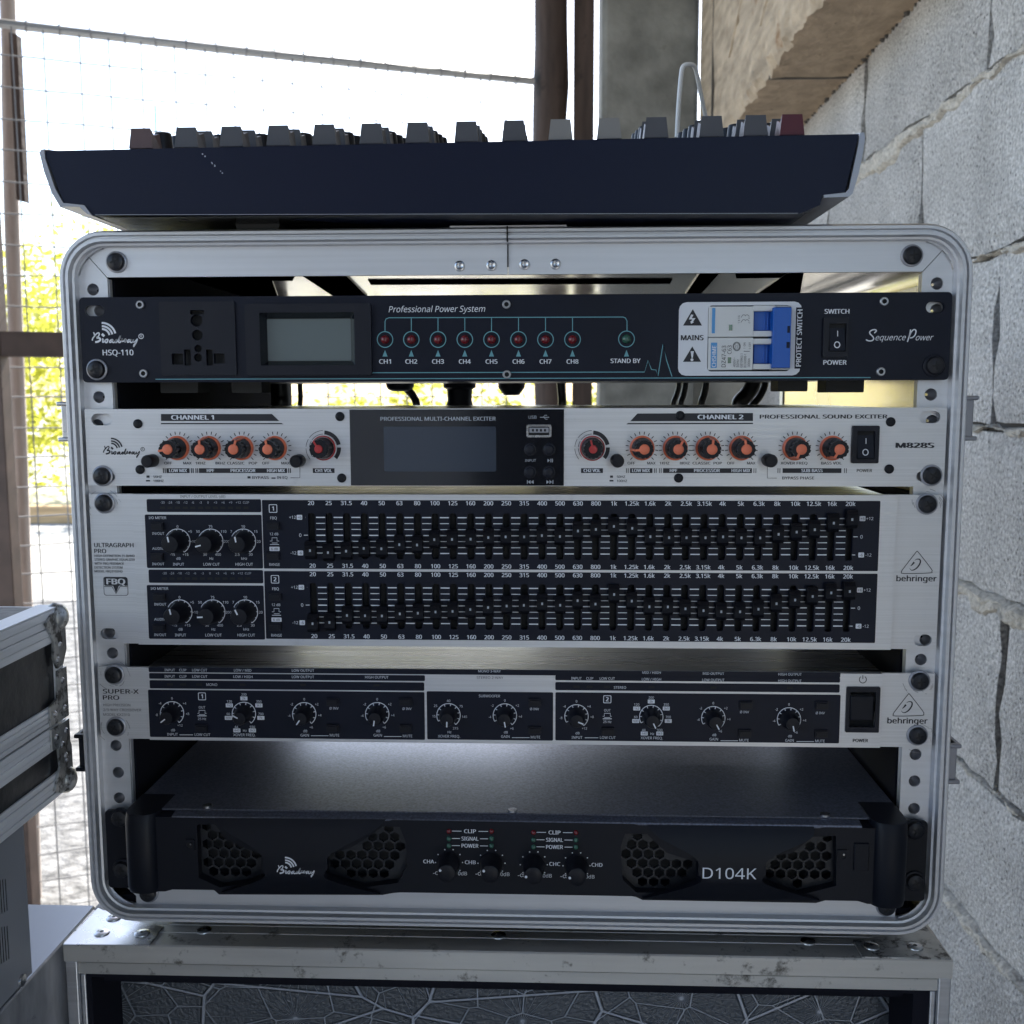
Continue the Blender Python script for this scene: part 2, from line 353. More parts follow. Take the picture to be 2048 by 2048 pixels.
    def build(s, name, parent=None, origin=None, smooth_deg=40, bevel=0, label=None):
        o0 = Vector(origin) if origin is not None else (WL[parent.name] if parent else Vector())
        me = bpy.data.meshes.new(name); me.from_pydata([tuple(p - o0) for p in s.v], [], s.f)
        for m in s.mats: me.materials.append(M[m])
        me.polygons.foreach_set('material_index', s.m); me.update()
        if smooth_deg:
            me.polygons.foreach_set('use_smooth', [True] * len(me.polygons)); me.set_sharp_from_angle(angle=R(smooth_deg))
        o = bpy.data.objects.new(name, me); COL.objects.link(o)
        if parent: o.parent = parent; o.location = o0 - WL[parent.name]
        else: o.location = o0
        WL[o.name] = o0
        if bevel:
            b = o.modifiers.new('bevel', 'BEVEL'); b.width = bevel; b.segments = 2; b.limit_method = 'ANGLE'; b.angle_limit = R(40); b.harden_normals = False
        if label: o['label'] = label
        return o
def shared(mb, name):
    o = mb.build(name, origin=(0, 0, 0)); me = o.data; bpy.data.objects.remove(o); return me

# ------------------------------------------------------------------ ground, wall, pillar, fence and what lies behind
GZ = -1.22
g = MB(); g.add([(-60, -20, GZ), (60, -20, GZ), (60, 120, GZ), (-60, 120, GZ)], [(0, 1, 2, 3)], 'ground')
tag(g.build('ground', smooth_deg=0), kind='structure')

rf = MB(); xs_ = [-2.2 + .038 * i for i in range(76)]  # unseen roof, added out of frame to keep the scene in shade
rf.grid([[(x, -4.5, 2.1 + .008 * (i % 2)) for i, x in enumerate(xs_)], [(x, 2.5, 1.98 + .008 * (i % 2)) for i, x in enumerate(xs_)]], 'shade_sheet')
tag(rf.build('shade_roof', origin=(0, 0, 2), smooth_deg=0), kind='structure')
bw = MB(); bw.box(-2.2, -.28, -3.2, -3.05, GZ, 2.1, 'blocker_pale'); bw.box(-.28, .7, -3.9, -3.75, GZ, 2.1, 'void'); bw.box(-.29, -.28, -3.9, -3.2, GZ, 2.1, 'void')  # unseen wall added to cut front light; pale and dark halves shape reflections
tag(bw.build('blocker_wall', origin=(-.7, -3.1, GZ)), 'added unseen wall behind the viewer, pale and dark halves shaping light and reflections', 'wall')
gv = MB(); gv.add([(-7, .9, GZ + .004), (.5, .9, GZ + .004), (.5, 5.2, GZ + .004), (-7, 5.6, GZ + .004)], [(0, 1, 2, 3)], 'near_ground')  # darker grey sheet laid over the near ground
tag(gv.build('near_ground', smooth_deg=0), kind='structure')
WX = .54
wall = thing('block_wall', 'rough grey concrete block wall with crumbly mortar joints, right of the rack', 'wall', (WX, 1, GZ))
zs = [GZ, -1.055, -.85, -.644, -.459, -.231, -.033, .172, .389, .60, .80, 1.0, 1.2, 1.4]
joints = {3: .39, 2: .745, 4: .36, 5: .601, 6: .41, 7: .662, 8: .437, 9: .725, 10: .47, 1: .4, 11: .7, 12: .4, 13: .7}
wb = MB()
def rough_face(y0, y1, z0, z1, seed):           # one block face with chipped, slightly uneven edges
    rnd = random.Random(seed); ny, nz = max(4, int((y1 - y0) / .03)), max(3, int((z1 - z0) / .03)); rows = []
    for i in range(nz + 1):
        r = []
        for j in range(ny + 1):
            e = i in (0, nz) or j in (0, ny)
            r.append((WX + (rnd.uniform(.002, .009) if e else rnd.uniform(-.0012, .0012)), y1 - (y1 - y0) * j / ny + (rnd.uniform(-.002, .002) if e else 0), z0 + (z1 - z0) * i / nz + (rnd.uniform(-.003, .003) if e else 0)))
        rows.append(r)
    wb.grid(rows, 'block')
    L_ = rows[0][:1] and [r[0] for r in rows]; Rr = [r[-1] for r in rows]
    bk = lambda e: [(WX + .10, p[1], p[2]) for p in e]
    wb.grid([rows[0], bk(rows[0])], 'block', True); wb.grid([rows[-1], bk(rows[-1])], 'block')
    wb.grid([L_, bk(L_)], 'block'); wb.grid([Rr, bk(Rr)], 'block', True)
for i in range(1, len(zs)):
    y = joints[i] - 2.5
    while y < 2.05:
        a, b = max(y + .0066, -1.2), min(y + .5 - .0066, 2.08)
        if b - a > .04: rough_face(a, b, zs[i - 1] + .0045, zs[i] - .0045, i * 100 + int((y + 5) * 10))
        y += .5
wb.box(WX + .012, WX + .15, -1.2, 2.08, GZ, 1.4, 'joint')
wb.build('blocks', wall, smooth_deg=50)
wp = MB(); wp.box(.389, .57, 2.16, 2.34, GZ, .552, 'pillar'); wp.build('end_pier', wall)
mo = MB()
from mathutils import noise as nz
for i in range(1, len(zs) - 1):                 # mortar squeezed out of the bed joints, thick in places, missing in others
    n = 420; NR = 9; rows = [[] for k in range(NR)]
    for j in range(n + 1):
        y = -1.2 + 3.27 * j / n; f_ = lambda s_, o: nz.fractal(Vector((y * s_, i * 7.3 + o, 0)), .8, 2.2, 4)
        t = max(0, min(1, .5 + .9 * f_(2.3, 0)))
        up_ = .001 + .003 * t + .004 * f_(14, 3); dn = .003 + .030 * t * t + .014 * f_(19, 9); pr = -.004 + .009 * t + .003 * f_(9, 5)
        for k in range(NR):
            f = k / (NR - 1); e_ = min(1, 5.5 * min(f, 1 - f))
            lump = .0045 * nz.fractal(Vector((y * 55, f * 2.2 + i * 3, 1.7)), .7, 2.3, 4)
            rows[k].append((WX + .012 - e_ * (pr + .012 + lump), y, zs[i] + up_ - f * (up_ + dn) + .003 * nz.noise(Vector((y * 60, f * 3, i * 2.)))))
    mo.grid(rows, 'mortar')
mo.build('mortar', wall, smooth_deg=25)

bm_ = MB(); nb = 460
prof = [(.56, 1.5), (.385, 1.5), (.388, 1.1), (.386, .80), (.391, .70), (.389, .62), (.393, .575), (.402, .5575), (.43, .556), (.47, .557), (.51, .556), (.545, .557)]
rows = []
for k, (x, z) in enumerate(prof):
    am_ = .009 if k in (6, 7) else .004 if 1 < k < 6 else .0015
    rows.append([(x + am_ * nz.fractal(Vector((j * .11, k * 3.1, 0)), .8, 2.1, 4), -.6 + 2.68 * j / nb, z + (am_ if k in (6, 7) else .0015) * nz.fractal(Vector((j * .13, k * 2.3, 9)), .8, 2.1, 4)) for j in range(nb + 1)])
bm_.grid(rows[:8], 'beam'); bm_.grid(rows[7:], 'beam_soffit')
bm_.add([(.56, 2.08, 1.5), (.386, 2.08, 1.5), (.39, 2.08, .56), (.56, 2.08, .556)], [(0, 1, 2, 3), (3, 2, 1, 0)], 'beam')
for k in range(13):                              # board marks along the side of the beam
    z = .60 + .05 * k; y0b = 1.0 + .9 * ((k * 37) % 11) / 11
    bm_.tube([(.3885, y0b - .07 * i, z + .03 * i + .006 * nz.noise(Vector((i, k, 0)))) for i in range(10)], [.0012, .003, .004, .0035, .003, .004, .0035, .003, .002, .001], 'beam', 6)
gy = q(1570, 188, 1.0); bm_.box(.402, .545, 1.305, 1.312, .5545, .560, 'joint')
bm_.box(.3845, .390, 1.86, 1.866, .57, .9, 'joint')
for j in range(90):                              # crumbs in the crack between beam and wall
    y = .6 + 1.45 * j / 90; r_c = .003 + .004 * abs(nz.noise(Vector((j * 1.7, 0, 0))))
    c = Vector((.541 - r_c * .6, y, .556 - .004 * nz.noise(Vector((j * .9, 4, 0)))))
    bm_.tube([c + Vector((0, 0, -r_c * .8)), c + Vector((0, 0, -r_c * .3)), c + Vector((0, 0, r_c * .4)), c + Vector((0, 0, r_c * .8))], [r_c * .4, r_c, r_c * .9, r_c * .3], 'joint' if j % 3 else 'beam', 6)
tag(bm_.build('concrete_beam', origin=(.46, 1, .55), smooth_deg=35), 'rough tan concrete beam jutting from the top of the block wall', 'beam')
pl = MB(); pl.box(.148, .388, 2.10, 2.36, GZ, 2.6, 'pillar')
tag(pl.build('concrete_pillar', origin=(.27, 2.2, GZ), bevel=.012), 'plain grey concrete pillar beside the brown wooden posts', 'pillar')

def rough_post(name, x0, x1, y, z0, z1, m, label, seed, n=40, cat='post', jit=.004, dep=None):
    rnd = random.Random(seed); b = MB(); cx = (x0 + x1) / 2; r = (x1 - x0) / 2; rows = []; ns = 14
    for i in range(n + 1):
        z = z0 + (z1 - z0) * i / n; ox = rnd.uniform(-jit, jit)
        rows.append([(cx + ox + (r + rnd.uniform(-jit, jit)) * math.cos(2 * math.pi * k / ns), y + (dep or r) * math.sin(2 * math.pi * k / ns) + rnd.uniform(-jit, jit), z) for k in range(ns)])
        rows[-1].append(rows[-1][0])
    b.grid(rows, m); b.add(rows[-1][:-1], [tuple(range(ns))], m)
    return tag(b.build(name, origin=(cx, y, z0), smooth_deg=60), label, cat)
rough_post('wooden_post', -.023, .062, 2.13, GZ, 2.6, 'brown_timber', 'dark brown bark covered wooden post behind the mixing console', 5)
bd = MB(); bd.box(.076, .128, 2.12, 2.15, GZ, 2.6, 'brown_timber')
tag(bd.build('wooden_board', origin=(.1, 2.12, GZ), bevel=.002), 'narrow reddish brown upright board between bark post and concrete pillar', 'board')
bd_unused = None
if 0: bd = MB(); bd.box(.060, .0775, 2.16, 2.18, .1, .16, 'brown_timber').box(.060, .0775, 2.16, 2.18, .62, .66, 'brown_timber').box(.060, .0775, 2.16, 2.18, .80, .84, 'brown_timber')
b = MB(); rows = []; cen = [q(u, v, 1.76) for u, v in ((7, -300), (17, 60), (24, 450), (48, 1130), (70, 1820))]; cen = smooth(cen, 8)
for i, c in enumerate(cen):
    rows.append([(c.x + (.0165 + .0015 * nz.noise(Vector((i * .4, k, 0)))) * math.cos(2 * math.pi * k / 14), 1.76 + .016 * math.sin(2 * math.pi * k / 14), c.z) for k in range(14)]); rows[-1].append(rows[-1][0])
b.grid(list(reversed(rows)), 'timber'); tag(b.build('wooden_post', origin=(cen[-1].x, 1.76, GZ), smooth_deg=60), 'weathered pale wooden post behind the wire mesh at the left edge', 'post')
bd = MB(); bd.plate([list(reversed([(p.x, p.z) for p in (q(u, v, 1.72) for u, v in ((20, 66), (36, 70), (52, 405), (35, 400)))]))], 1.715, 1.735, 'brown_timber')
tag(bd.build('wooden_offcut', origin=(-1.13, 1.72, .43), bevel=.002), 'short dark plank offcut fixed beside the weathered left post', 'plank')

fa = Vector((-1.124, 1.65, .789)); fd = Vector((.9252, .3795, 0)); P_ = .0655
fence = thing('wire_mesh_fence', 'welded square wire mesh fence panel under a tied top bar', 'fence', (fa.x, fa.y, GZ))
b = MB(); nrm = Vector((.38, -.925, 0)) * .003
for k in range(-14, 18):
    rr = random.Random(k); j = rr.uniform(-.003, .003)
    b.tube([fa + fd * (k * P_ + j + rr.uniform(-.002, .002)) + Vector((0, 0, z - fa.z)) for z in (GZ, -.6, -.1, .3, .79)], .0017, 'wire', 6)
for k in range(0, 31):
    z = .789 - k * P_
    b.tube([fa + fd * (-.95 + .1 * i) + nrm + Vector((0, 0, z - fa.z + random.uniform(-.002, .002))) for i in range(22)], .0017, 'wire', 6)
b.build('mesh', fence)
b = MB(); b.tube([fa + fd * t - nrm * 2 + Vector((0, 0, dz)) for t, dz in ((-.6, .004), (0, 0), (.3, -.003), (.6, -.004), (.9, -.002), (1.19, .001))], .0095, 'top_bar', 12); b.build('top_bar', fence)
tie = MB()
tie.tube([(.011 * math.cos(a), 0 + .002 * math.sin(a / 2), .013 * math.sin(a)) for a in [2 * math.pi * i / 14 for i in range(15)]], .0016, 'wire', 6)
tie.tube([(.004, 0, -.012), (.009, -.002, -.022)], .0013, 'wire', 6)
tme = shared(tie, 'tie')
for k in range(18):
    o = inst(tme, 'tie', fence, fa + fd * (k * P_ + .03 + random.uniform(-.003, .003)) - nrm * 2); o.rotation_euler = (random.uniform(-.2, .2), 0, R(90) + math.atan2(fd.y, fd.x))
gate = thing('steel_gate_frame', 'dark brown steel frame, upright and rail, in front of the wire mesh', 'gate frame', (-1.26, 1.6, GZ))
b = MB(); b.box(-1.31, -1.153, 1.585, 1.625, GZ, 1.9, 'rust_steel'); b.build('upright', gate, bevel=.002)
b = MB(); s0 = Vector((-1.1525, 1.588, 0)); s1 = s0 + fd * 1.15; n2 = Vector((-.38, .925, 0)) * .03
b.add([s0 + Vector((0, 0, .090)), s1 + Vector((0, 0, .088)), s1 + n2 + Vector((0, 0, .088)), s0 + n2 + Vector((0, 0, .09)), s0 + Vector((0, 0, .144)), s1 + Vector((0, 0, .142)), s1 + n2 + Vector((0, 0, .142)), s0 + n2 + Vector((0, 0, .144))],
      [(0, 3, 2, 1), (4, 5, 6, 7), (0, 1, 5, 4), (2, 3, 7, 6), (1, 2, 6, 5), (3, 0, 4, 7)], 'rust_steel'); b.build('rail', gate, bevel=.002)

b = MB(); b.box(-9, 3, 9.0, 9.12, GZ, GZ + .17, 'kerb_timber')
tag(b.build('timber_kerb', origin=(-3, 9, GZ), bevel=.01), 'long low timber kerb in front of the sunlit shrubs', 'kerb')
b = MB(); p0 = q(312, 262, 10); b.tube([(p0.x, 10, GZ), (p0.x, 10, q(312, 210, 10).z)], .011, 'aqua', 8)
tag(b.build('slim_pole', origin=(p0.x, 10, GZ)), 'slim aqua pole rising behind the left end of the mixing console', 'pole')
b = MB(); rnd = random.Random(11)                # shrubs beyond the fence, one mass
for c in range(150):
    cx = rnd.uniform(-9, 3.2); cy = rnd.uniform(10.2, 12.5); top = 1.75 + .3 * math.sin(cx * 1.7) + .25 * math.sin(cx * 4.1)
    cz = rnd.uniform(GZ + .3, top - .25); rr = rnd.uniform(.3, .55)
    for k in range(170):
        d = Vector((rnd.gauss(0, 1), rnd.gauss(0, 1), rnd.gauss(0, 1))).normalized() * rr * rnd.uniform(.45, 1.05)
        p = Vector((cx, cy, cz)) + d
        if p.z < GZ: continue
        a = Vector((rnd.gauss(0, 1), rnd.gauss(0, 1), rnd.gauss(0, .6))).normalized(); w = a.cross(Vector((rnd.gauss(0, 1), rnd.gauss(0, 1), rnd.gauss(0, 1)))).normalized(); l = rnd.uniform(.035, .085)
        b.add([p - a * l, p + w * l * .4, p + a * l, p - w * l * .4], [(0, 1, 2, 3)], 'leaf')
tag(b.build('shrubbery', smooth_deg=0), 'sunlit yellow green shrubs growing beyond the mesh fence', 'shrubs', kind='stuff')

# ------------------------------------------------------------------ rack case
RX, RT, RB = .2515, .0985, -.3065
rack = thing('rack_case', 'open black rack case with rounded aluminium frame holding five audio units', 'rack case', (0, .2, RB))
def ring(x, zt, zb, r, n=8): return rrect(-x, x, zb, zt, r, n)
b = MB(); o_ = ring(RX, RT, RB, .026); prof = [(0, .010), (0, -.003), (.0012, -.0052), (.0028, -.0052), (.0034, -.0036), (.0040, -.0036), (.0046, -.006), (.0062, -.006), (.0070, -.0030), (.0082, -.0026), (.0086, .0025)]
rows = [[(x, y, z) for x, z in rrect(-RX + d, RX - d, RB + d, RT - d, .026 - d, 8)] for d, y in prof]
for r_ in rows: r_.append(r_[0])
b.grid(rows, 'alu_bar', True); b.build('front_frame', rack, smooth_deg=50)
IX = RX - .0084
b = MB()                                          # top and bottom bands
seam = q(1016, 530, .002).x
tz = q(1000, 549, .002).z; bz = q(1000, 1788, .002).z
ix = q(230, 560, .002).x; cxl, cxr = -.2265, .2262
def corner_cut(sgn): return [(sgn * .2265, tz), (sgn * .2325, tz + .0085), (sgn * .2335, RT - .0082)]
lp = [(-.2265, tz), (seam - .0002, tz), (seam - .0002, RT - .0082), (-.2325, RT - .0082), (-.2365, tz + .0115)]
rp = [(seam + .0002, tz), (.2262, tz), (.2365, tz + .0115), (.2325, RT - .0082), (seam + .0002, RT - .0082)]
for loop in (lp, rp):
    b = MB(); b.plate([loop], .002, .0045, 'alu_bar'); b.build('front_band', rack, bevel=.0004)
b = MB()
b.plate([[(-.2265, RB + .0082), (.2262, RB + .0082), (.2262, bz), (-.2265, bz)]], .002, .0045, 'alu_bar')
b.build('front_band', rack, bevel=.0004)
jt = MB(); jt.box(seam - .00035, seam + .00035, -.0064, .0019, RT - .0080, RT + .0002, 'void'); jt.box(seam - .0003, seam + .0003, .0008, .0021, tz + .004, RT - .0084, 'void'); jt.build('frame_joint', rack)
sp = MB(); a = q(905, 466, -.004)                 # thin splice plate over the joint in the top edge
sp.box(q(900, 460, 0).x, q(1133, 460, 0).x, -.002, .012, RT + .0002, RT + .0011, 'alu_bar'); sp.build('splice_plate', rack)
rv = MB(); rv.lathe((0, 0), [(0, .0030), (-.0006, .0028), (-.0009, .0020), (-.0004, .0012), (-.0003, .0004)], 20, 'steel'); rme = shared(rv, 'rivet')
for u, v in ((919.4, 532), (983, 531), (1049, 529), (1111, 528)): inst(rme, 'rivet', rack, q(u, v, .002) + Vector((0, -.0001, 0)))
holesL = [(186, 579), (198, 794), (225, 1306), (232, 1491), (236.6, 1544.7), (238.7, 1595.6), (190, 660), (195, 850), (219, 1265), (200, 622)]
holesR = [(1874, 567), (1861.7, 789), (1841.6, 1319), (1831, 1508.8), (1829, 1562), (1828, 1617), (1873, 620), (1864, 842), (1851, 1279)]
for sgn, hs in ((-1, holesL), (1, holesR)):
    b = MB(); z0, z1 = RB + .0095, RT - .0085
    if sgn < 0: outer = [(-IX, z0 + .02), (-.2265, z0 + .004), (-.2265, tz - .0006), (-.2365, tz + .0109), (-IX, tz + .005)]
    else: outer = [(.2262, z0 + .004), (IX, z0 + .02), (IX, tz + .005), (.2365, tz + .0109), (.2262, tz - .0006)]
    hl = []
    for u, v in hs:
        p = q(u, v, .002); hl.append(circ(p.x, p.z, .0034, 18))
    b.plate([outer] + hl, .002, .0036, 'alu_bar'); b.box(sgn * .2265 if sgn < 0 else .2262, sgn * .2262 + (0 if sgn < 0 else .0012), .0037, .0075, z0 + .01, tz - .001, 'alu_bar')
    ba = MB()
    for u, v in hs:                               # threaded nuts behind the holes
        p = q(u, v, .002); b.lathe((p.x, p.z), [(.009, .0008), (.0075, .0022), (.004, .0033), (.0031, .0036)], 14, 'nut', False)
    b.build('rack_rail', rack, smooth_deg=35)
for sx in (-1, 1):                                # corner fillets
    for zc, sz in ((RT, 1), (RB, -1)):
        b = MB()
        pts = [(sx * (RX - .0086 - .017 + .017 * math.cos(t)), zc - sz * (.0086 + .017 - .017 * math.sin(t))) for t in [R(6 + 13 * i) for i in range(7)]]
        b.ribbon(pts, [.0004, .0016, .0024, .0026, .0024, .0016, .0004], .0008, 'alu_bar'); b.tube([(x, .002, z) for x, z in pts], .0008, 'steel', 6); b.build('corner_trim', rack)
b = MB()                                          # shell: black outside, bright liner inside, open at the back
DEP = .42
ro = ring(RX - .002, RT - .002, RB + .002, .024); ri = ring(RX - .0075, RT - .0078, RB + .0078, .019)
rows = [[(x, y, z) for x, z in ro] for y in (.0095, DEP)]; [r_.append(r_[0]) for r_ in rows]; b.grid(rows, 'black_plastic', True); b.build('shell', rack)
b = MB(); rows = [[(x, y, z) for x, z in ri] for y in (.0046, .12, .25, DEP)]; [r_.append(r_[0]) for r_ in rows]; b.grid(rows, 'mirror_liner'); b.build('liner', rack)
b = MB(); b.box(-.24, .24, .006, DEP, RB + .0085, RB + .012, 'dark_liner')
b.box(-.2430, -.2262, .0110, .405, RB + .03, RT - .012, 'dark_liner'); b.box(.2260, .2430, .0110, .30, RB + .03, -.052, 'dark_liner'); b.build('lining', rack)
b = MB(); rows = [[(x, y, z) for x, z in rrect(-RX + d, RX - d, RB + d, RT - d, .026 - d, 8)] for d, y in ((.0086, DEP - .008), (.0086, DEP + .004), (.004, DEP + .006), (0, DEP + .004), (0, DEP - .012))]
[r_.append(r_[0]) for r_ in rows]; b.grid(rows, 'alu_bar'); b.build('rear_frame', rack)
b = MB()                                          # pressed shapes in the roof liner
zc = .0895
def ceil_poly(pts, z, m, th=.002):
    P = [qz(u, v, z) for u, v in pts]; n = len(P)
    if sum(P[i - 1].x * P[i].y - P[i].x * P[i - 1].y for i in range(n)) > 0: P.reverse()
    b.add([(p.x, p.y, z) for p in P] + [(p.x, p.y, z + th) for p in P], [tuple(range(n))] + [tuple(reversed(range(n)))] + [(i + n, (i + 1) % n + n, (i + 1) % n, i) for i in range(n)], m)
ceil_poly([(736, 561), (1345, 559), (1340, 568), (742, 570)], .0899, 'void', .0006)
ceil_poly([(214, 549), (308, 549), (316, 594), (250, 594)], .0893, 'pressing'); ceil_poly([(400, 549), (540, 549), (556, 594), (450, 594)], .0893, 'pressing'); ceil_poly([(600, 549), (690, 549), (735, 594), (668, 594)], .0893, 'pressing')
ceil_poly([(1400, 546), (1440, 546), (1400, 590), (1370, 590)], .0893, 'pressing'); ceil_poly([(1580, 543), (1608, 543), (1600, 590), (1510, 590)], .0893, 'pressing')
ceil_poly([(495, 549), (592, 549), (585, 562), (500, 562)], .0895, 'rubber')
ceil_poly([(1470, 543), (1577, 543), (1568, 556), (1472, 557)], .0895, 'rubber')
b.tube([qz(312, 590, .086), qz(316, 566, .086), qz(335, 560, .086), qz(365, 570, .086), qz(430, 594, .086)], .0045, 'steel', 12)
b.tube([qz(1830, 548, .086), qz(1800, 556, .086), qz(1720, 576, .086), qz(1640, 596, .086)], .0055, 'steel', 12)
b.build('roof_pressing', rack, smooth_deg=50)
la = MB(); la.box(-.008, .003, -.008, .03, -.0115, .0115, 'silver_plastic').box(-.0095, -.002, -.006, .024, -.0105, -.007, 'steel').box(-.0095, -.002, -.006, .024, .007, .0105, 'steel'); lme = shared(la, 'latch')
def latch(u, v, mname, h, x):
    p = q(u, v, .01); bb = MB(); s_ = -1 if x < 0 else 1
    bb.box(x, x + s_ * .0082, .006, .04, p.z - h / 2, p.z + h / 2, mname); bb.box(x, x + s_ * .0100, .004, .030, p.z + h / 2 - .0025, p.z + h / 2, mname); bb.box(x, x + s_ * .0100, .004, .030, p.z - h / 2, p.z - h / 2 + .0025, mname)
    return bb.build('latch', rack, bevel=.0008)
latch(128, 843, 'steel', .023, -RX + .0005); latch(168, 1500, 'black_plastic', .023, -RX + .0005)
latch(1938, 836, 'silver_plastic', .025, RX - .0005); latch(1903, 1522, 'silver_plastic', .024, RX - .0005)
for u, v, h in ((1940, 674, .021), (1894, 1597, .019)):
    p = q(u, v, .03); bb = MB(); bb.lathe((0, 0), [(0, .001), (-.001, .001)], 4, 'black_plastic') if False else None
    bb.plate([rrect(.245, RX + .004, p.z - h / 2, p.z + h / 2, .004, 4)], .012, .10, 'black_plastic'); bb.build('side_handle', rack, bevel=.001)
for sx in (-1, 1):
    for y in (.03, .39): b = MB(); b.box(sx * .20 - .012, sx * .20 + .012, y - .012, y + .012, RB - .0088, RB + .001, 'rubber'); b.build('foot', rack)

# rack screws: a washer and a black pan head with a cross
sw = MB(); sw.lathe((0, 0), [(0, .0060), (-.0008, .0060), (-.0011, .0056), (-.0011, .003)], 26, 'silver_plastic', False); wme_l = shared(sw, 'washer')
sw = MB(); sw.lathe((0, 0), [(0, .0061), (-.0009, .0061), (-.0013, .0056), (-.0013, .003)], 26, 'black_plastic', False); wme_d = shared(sw, 'washer')
sh = MB(); sh.lathe((0, 0), [(-.0005, .0050), (-.0020, .0050), (-.0032, .0044), (-.0038, .0030), (-.0040, .0012)], 26, 'screw_black')
sh.box(-.0024, .0024, -.00412, -.0035, -.00045, .00045, 'void').box(-.00045, .00045, -.00409, -.0035, -.0024, .0024, 'void'); sme = shared(sh, 'rack_screw')
def rack_screw(parent, u, v, y, dark=False):
    p = q(u, v, y - .003); p.y = y
    s_ = inst(sme, 'rack_screw', parent, p, random.uniform(-.6, .6)); inst(wme_d if dark else wme_l, 'washer', s_, p)
for u, v in ((229, 523), (1827, 510), (294, 1790), (1775, 1817)): rack_screw(rack, u, v, .002)
ps = MB(); ps.lathe((0, 0), [(0, .0026), (-.0007, .0026), (-.0012, .0020), (-.0013, .0008)], 18, 'knob_dark'); ps.box(-.0014, .0014, -.00142, -.001, -.0003, .0003, 'void').box(-.0003, .0003, -.0014, -.001, -.0014, .0014, 'void'); pme = shared(ps, 'screw')
hs_ = MB(); hs_.lathe((0, 0), [(0, .0024), (-.0010, .0024), (-.0013, .0021), (-.0013, .0013)], 18, 'nut', False); hs_.lathe((0, 0), [(-.0012, .00135), (-.0003, .0012)], 6, 'void'); hme = shared(hs_, 'hex_screw')

def slot_loop(u0, u1, v0, v1, y=0.):
    a = q(u0, v1, y); c = q(u1, v0, y); return rrect(a.x, c.x, a.z, c.z, (c.z - a.z) / 2, 6)
def pr_loop(u0, u1, v0, v1, y, r=.0005):
    a = q(u0, v1, y); c = q(u1, v0, y); return rrect(a.x, c.x, a.z, c.z, r, 3)
def pbox(mb, u0, u1, v0, v1, y0, y1, m, yref=None):
    a = q(u0, v1, yref if yref is not None else y0); c = q(u1, v0, yref if yref is not None else y0); return mb.box(a.x, c.x, y0, y1, a.z, c.z, m)

BW = [([(180, 458), (205, 530), (212, 585)], 38), ([(140, 728), (152, 660), (220, 570), (290, 495), (350, 480), (362, 530), (325, 600), (268, 632)], 42),
      ([(275, 640), (350, 640), (395, 680), (380, 725), (310, 765), (232, 775)], 62), ([(455, 672), (482, 690), (470, 775), (510, 770), (565, 700)], 44),
      ([(600, 682), (642, 700), (610, 785), (565, 785), (560, 730), (600, 682)], 44), ([(780, 695), (720, 720), (692, 780), (740, 778), (800, 690), (785, 770), (840, 785), (930, 690)], 42),
      ([(935, 690), (880, 740), (905, 785), (970, 715), (1045, 565), (985, 760), (1030, 785), (1080, 720), (1110, 660)], 44), ([(1110, 665), (1085, 740), (1150, 745), (1210, 670), (1190, 785), (1235, 690)], 44),
      ([(1340, 685), (1280, 730), (1278, 785), (1345, 745), (1378, 685), (1365, 780), (1430, 775), (1465, 690)], 42), ([(1462, 700), (1455, 760), (1500, 770), (1590, 670), (1560, 780), (1500, 880), (1472, 925), (1475, 865), (1550, 790)], 36)]
def logo_script(mb, u0, v0, k, y, m, reg=True):
    f = lambda p: (u0 + p[0] * k, v0 + p[1] * k)
    for pts, w in BW: mb.pline([f(p) for p in pts], w * k, y, m, sm=4)
    for (cx, cy, r, a1) in ((450, 600, 245, 12), (446, 610, 348, 14), (440, 612, 455, 15)):
        mb.pline([f((cx + r * math.sin(R(a)), cy - r * math.cos(R(a)))) for a in [(90 - a1) * i / 12 for i in range(13)]], 62 * k, y, m)
    mb.pline([f((445, 512)), f((525, 588))], 78 * k, y, m)
    if reg:
        mb.pline([f((1710 + 75 * math.cos(t), 590 + 75 * math.sin(t))) for t in [2 * math.pi * i / 20 for i in range(20)]], 22 * k, y, m, True); mb.text('R', *f((1710, 590)), 80 * k, m, y)
def logo_triangle(mb, u, v, k, y, m):              # rounded triangle with an ear inside, centred on its top
    f = lambda p: (u + (p[0] - 950) * k, v + (p[1] - 400) * k)
    mb.pline([f(p) for p in ((905, 440), (955, 405), (1010, 440), (1450, 1010), (1465, 1100), (1400, 1155), (480, 1175), (415, 1110), (440, 1040))], 26 * k, y, m, True, 3)
    P = smooth(xz([f(p) for p in ((870, 715), (930, 675), (1020, 670), (1068, 720), (1050, 830), (960, 960), (850, 1040), (750, 1055), (685, 985))], y), 4)
    n = len(P); kk = k * kx(u, v, y); mb.ribbon(P, [(8 + 44 * math.sin(math.pi * i / (n - 1))) * kk for i in range(n)], y, m)
    P = smooth(xz([f(p) for p in ((725, 910), (790, 850), (850, 775))], y), 4); n = len(P); mb.ribbon(P, [(20 + 60 * i / n) * kk for i in range(n)], y, m)
def num_arc(mb, u, v, r, y, m, a0=-135, a1=135, w=1.6, ticks=9, tl=4):
    mb.pline([(u + r * math.sin(R(a0 + (a1 - a0) * i / 30)), v - r * math.cos(R(a0 + (a1 - a0) * i / 30))) for i in range(31)], w, y, m)
    for i in range(ticks):
        a = R(a0 + (a1 - a0) * i / (ticks - 1)); mb.pline([(u + r * math.sin(a), v - r * math.cos(a)), (u + (r - tl) * math.sin(a), v - (r - tl) * math.cos(a))], w, y - .00001, m)

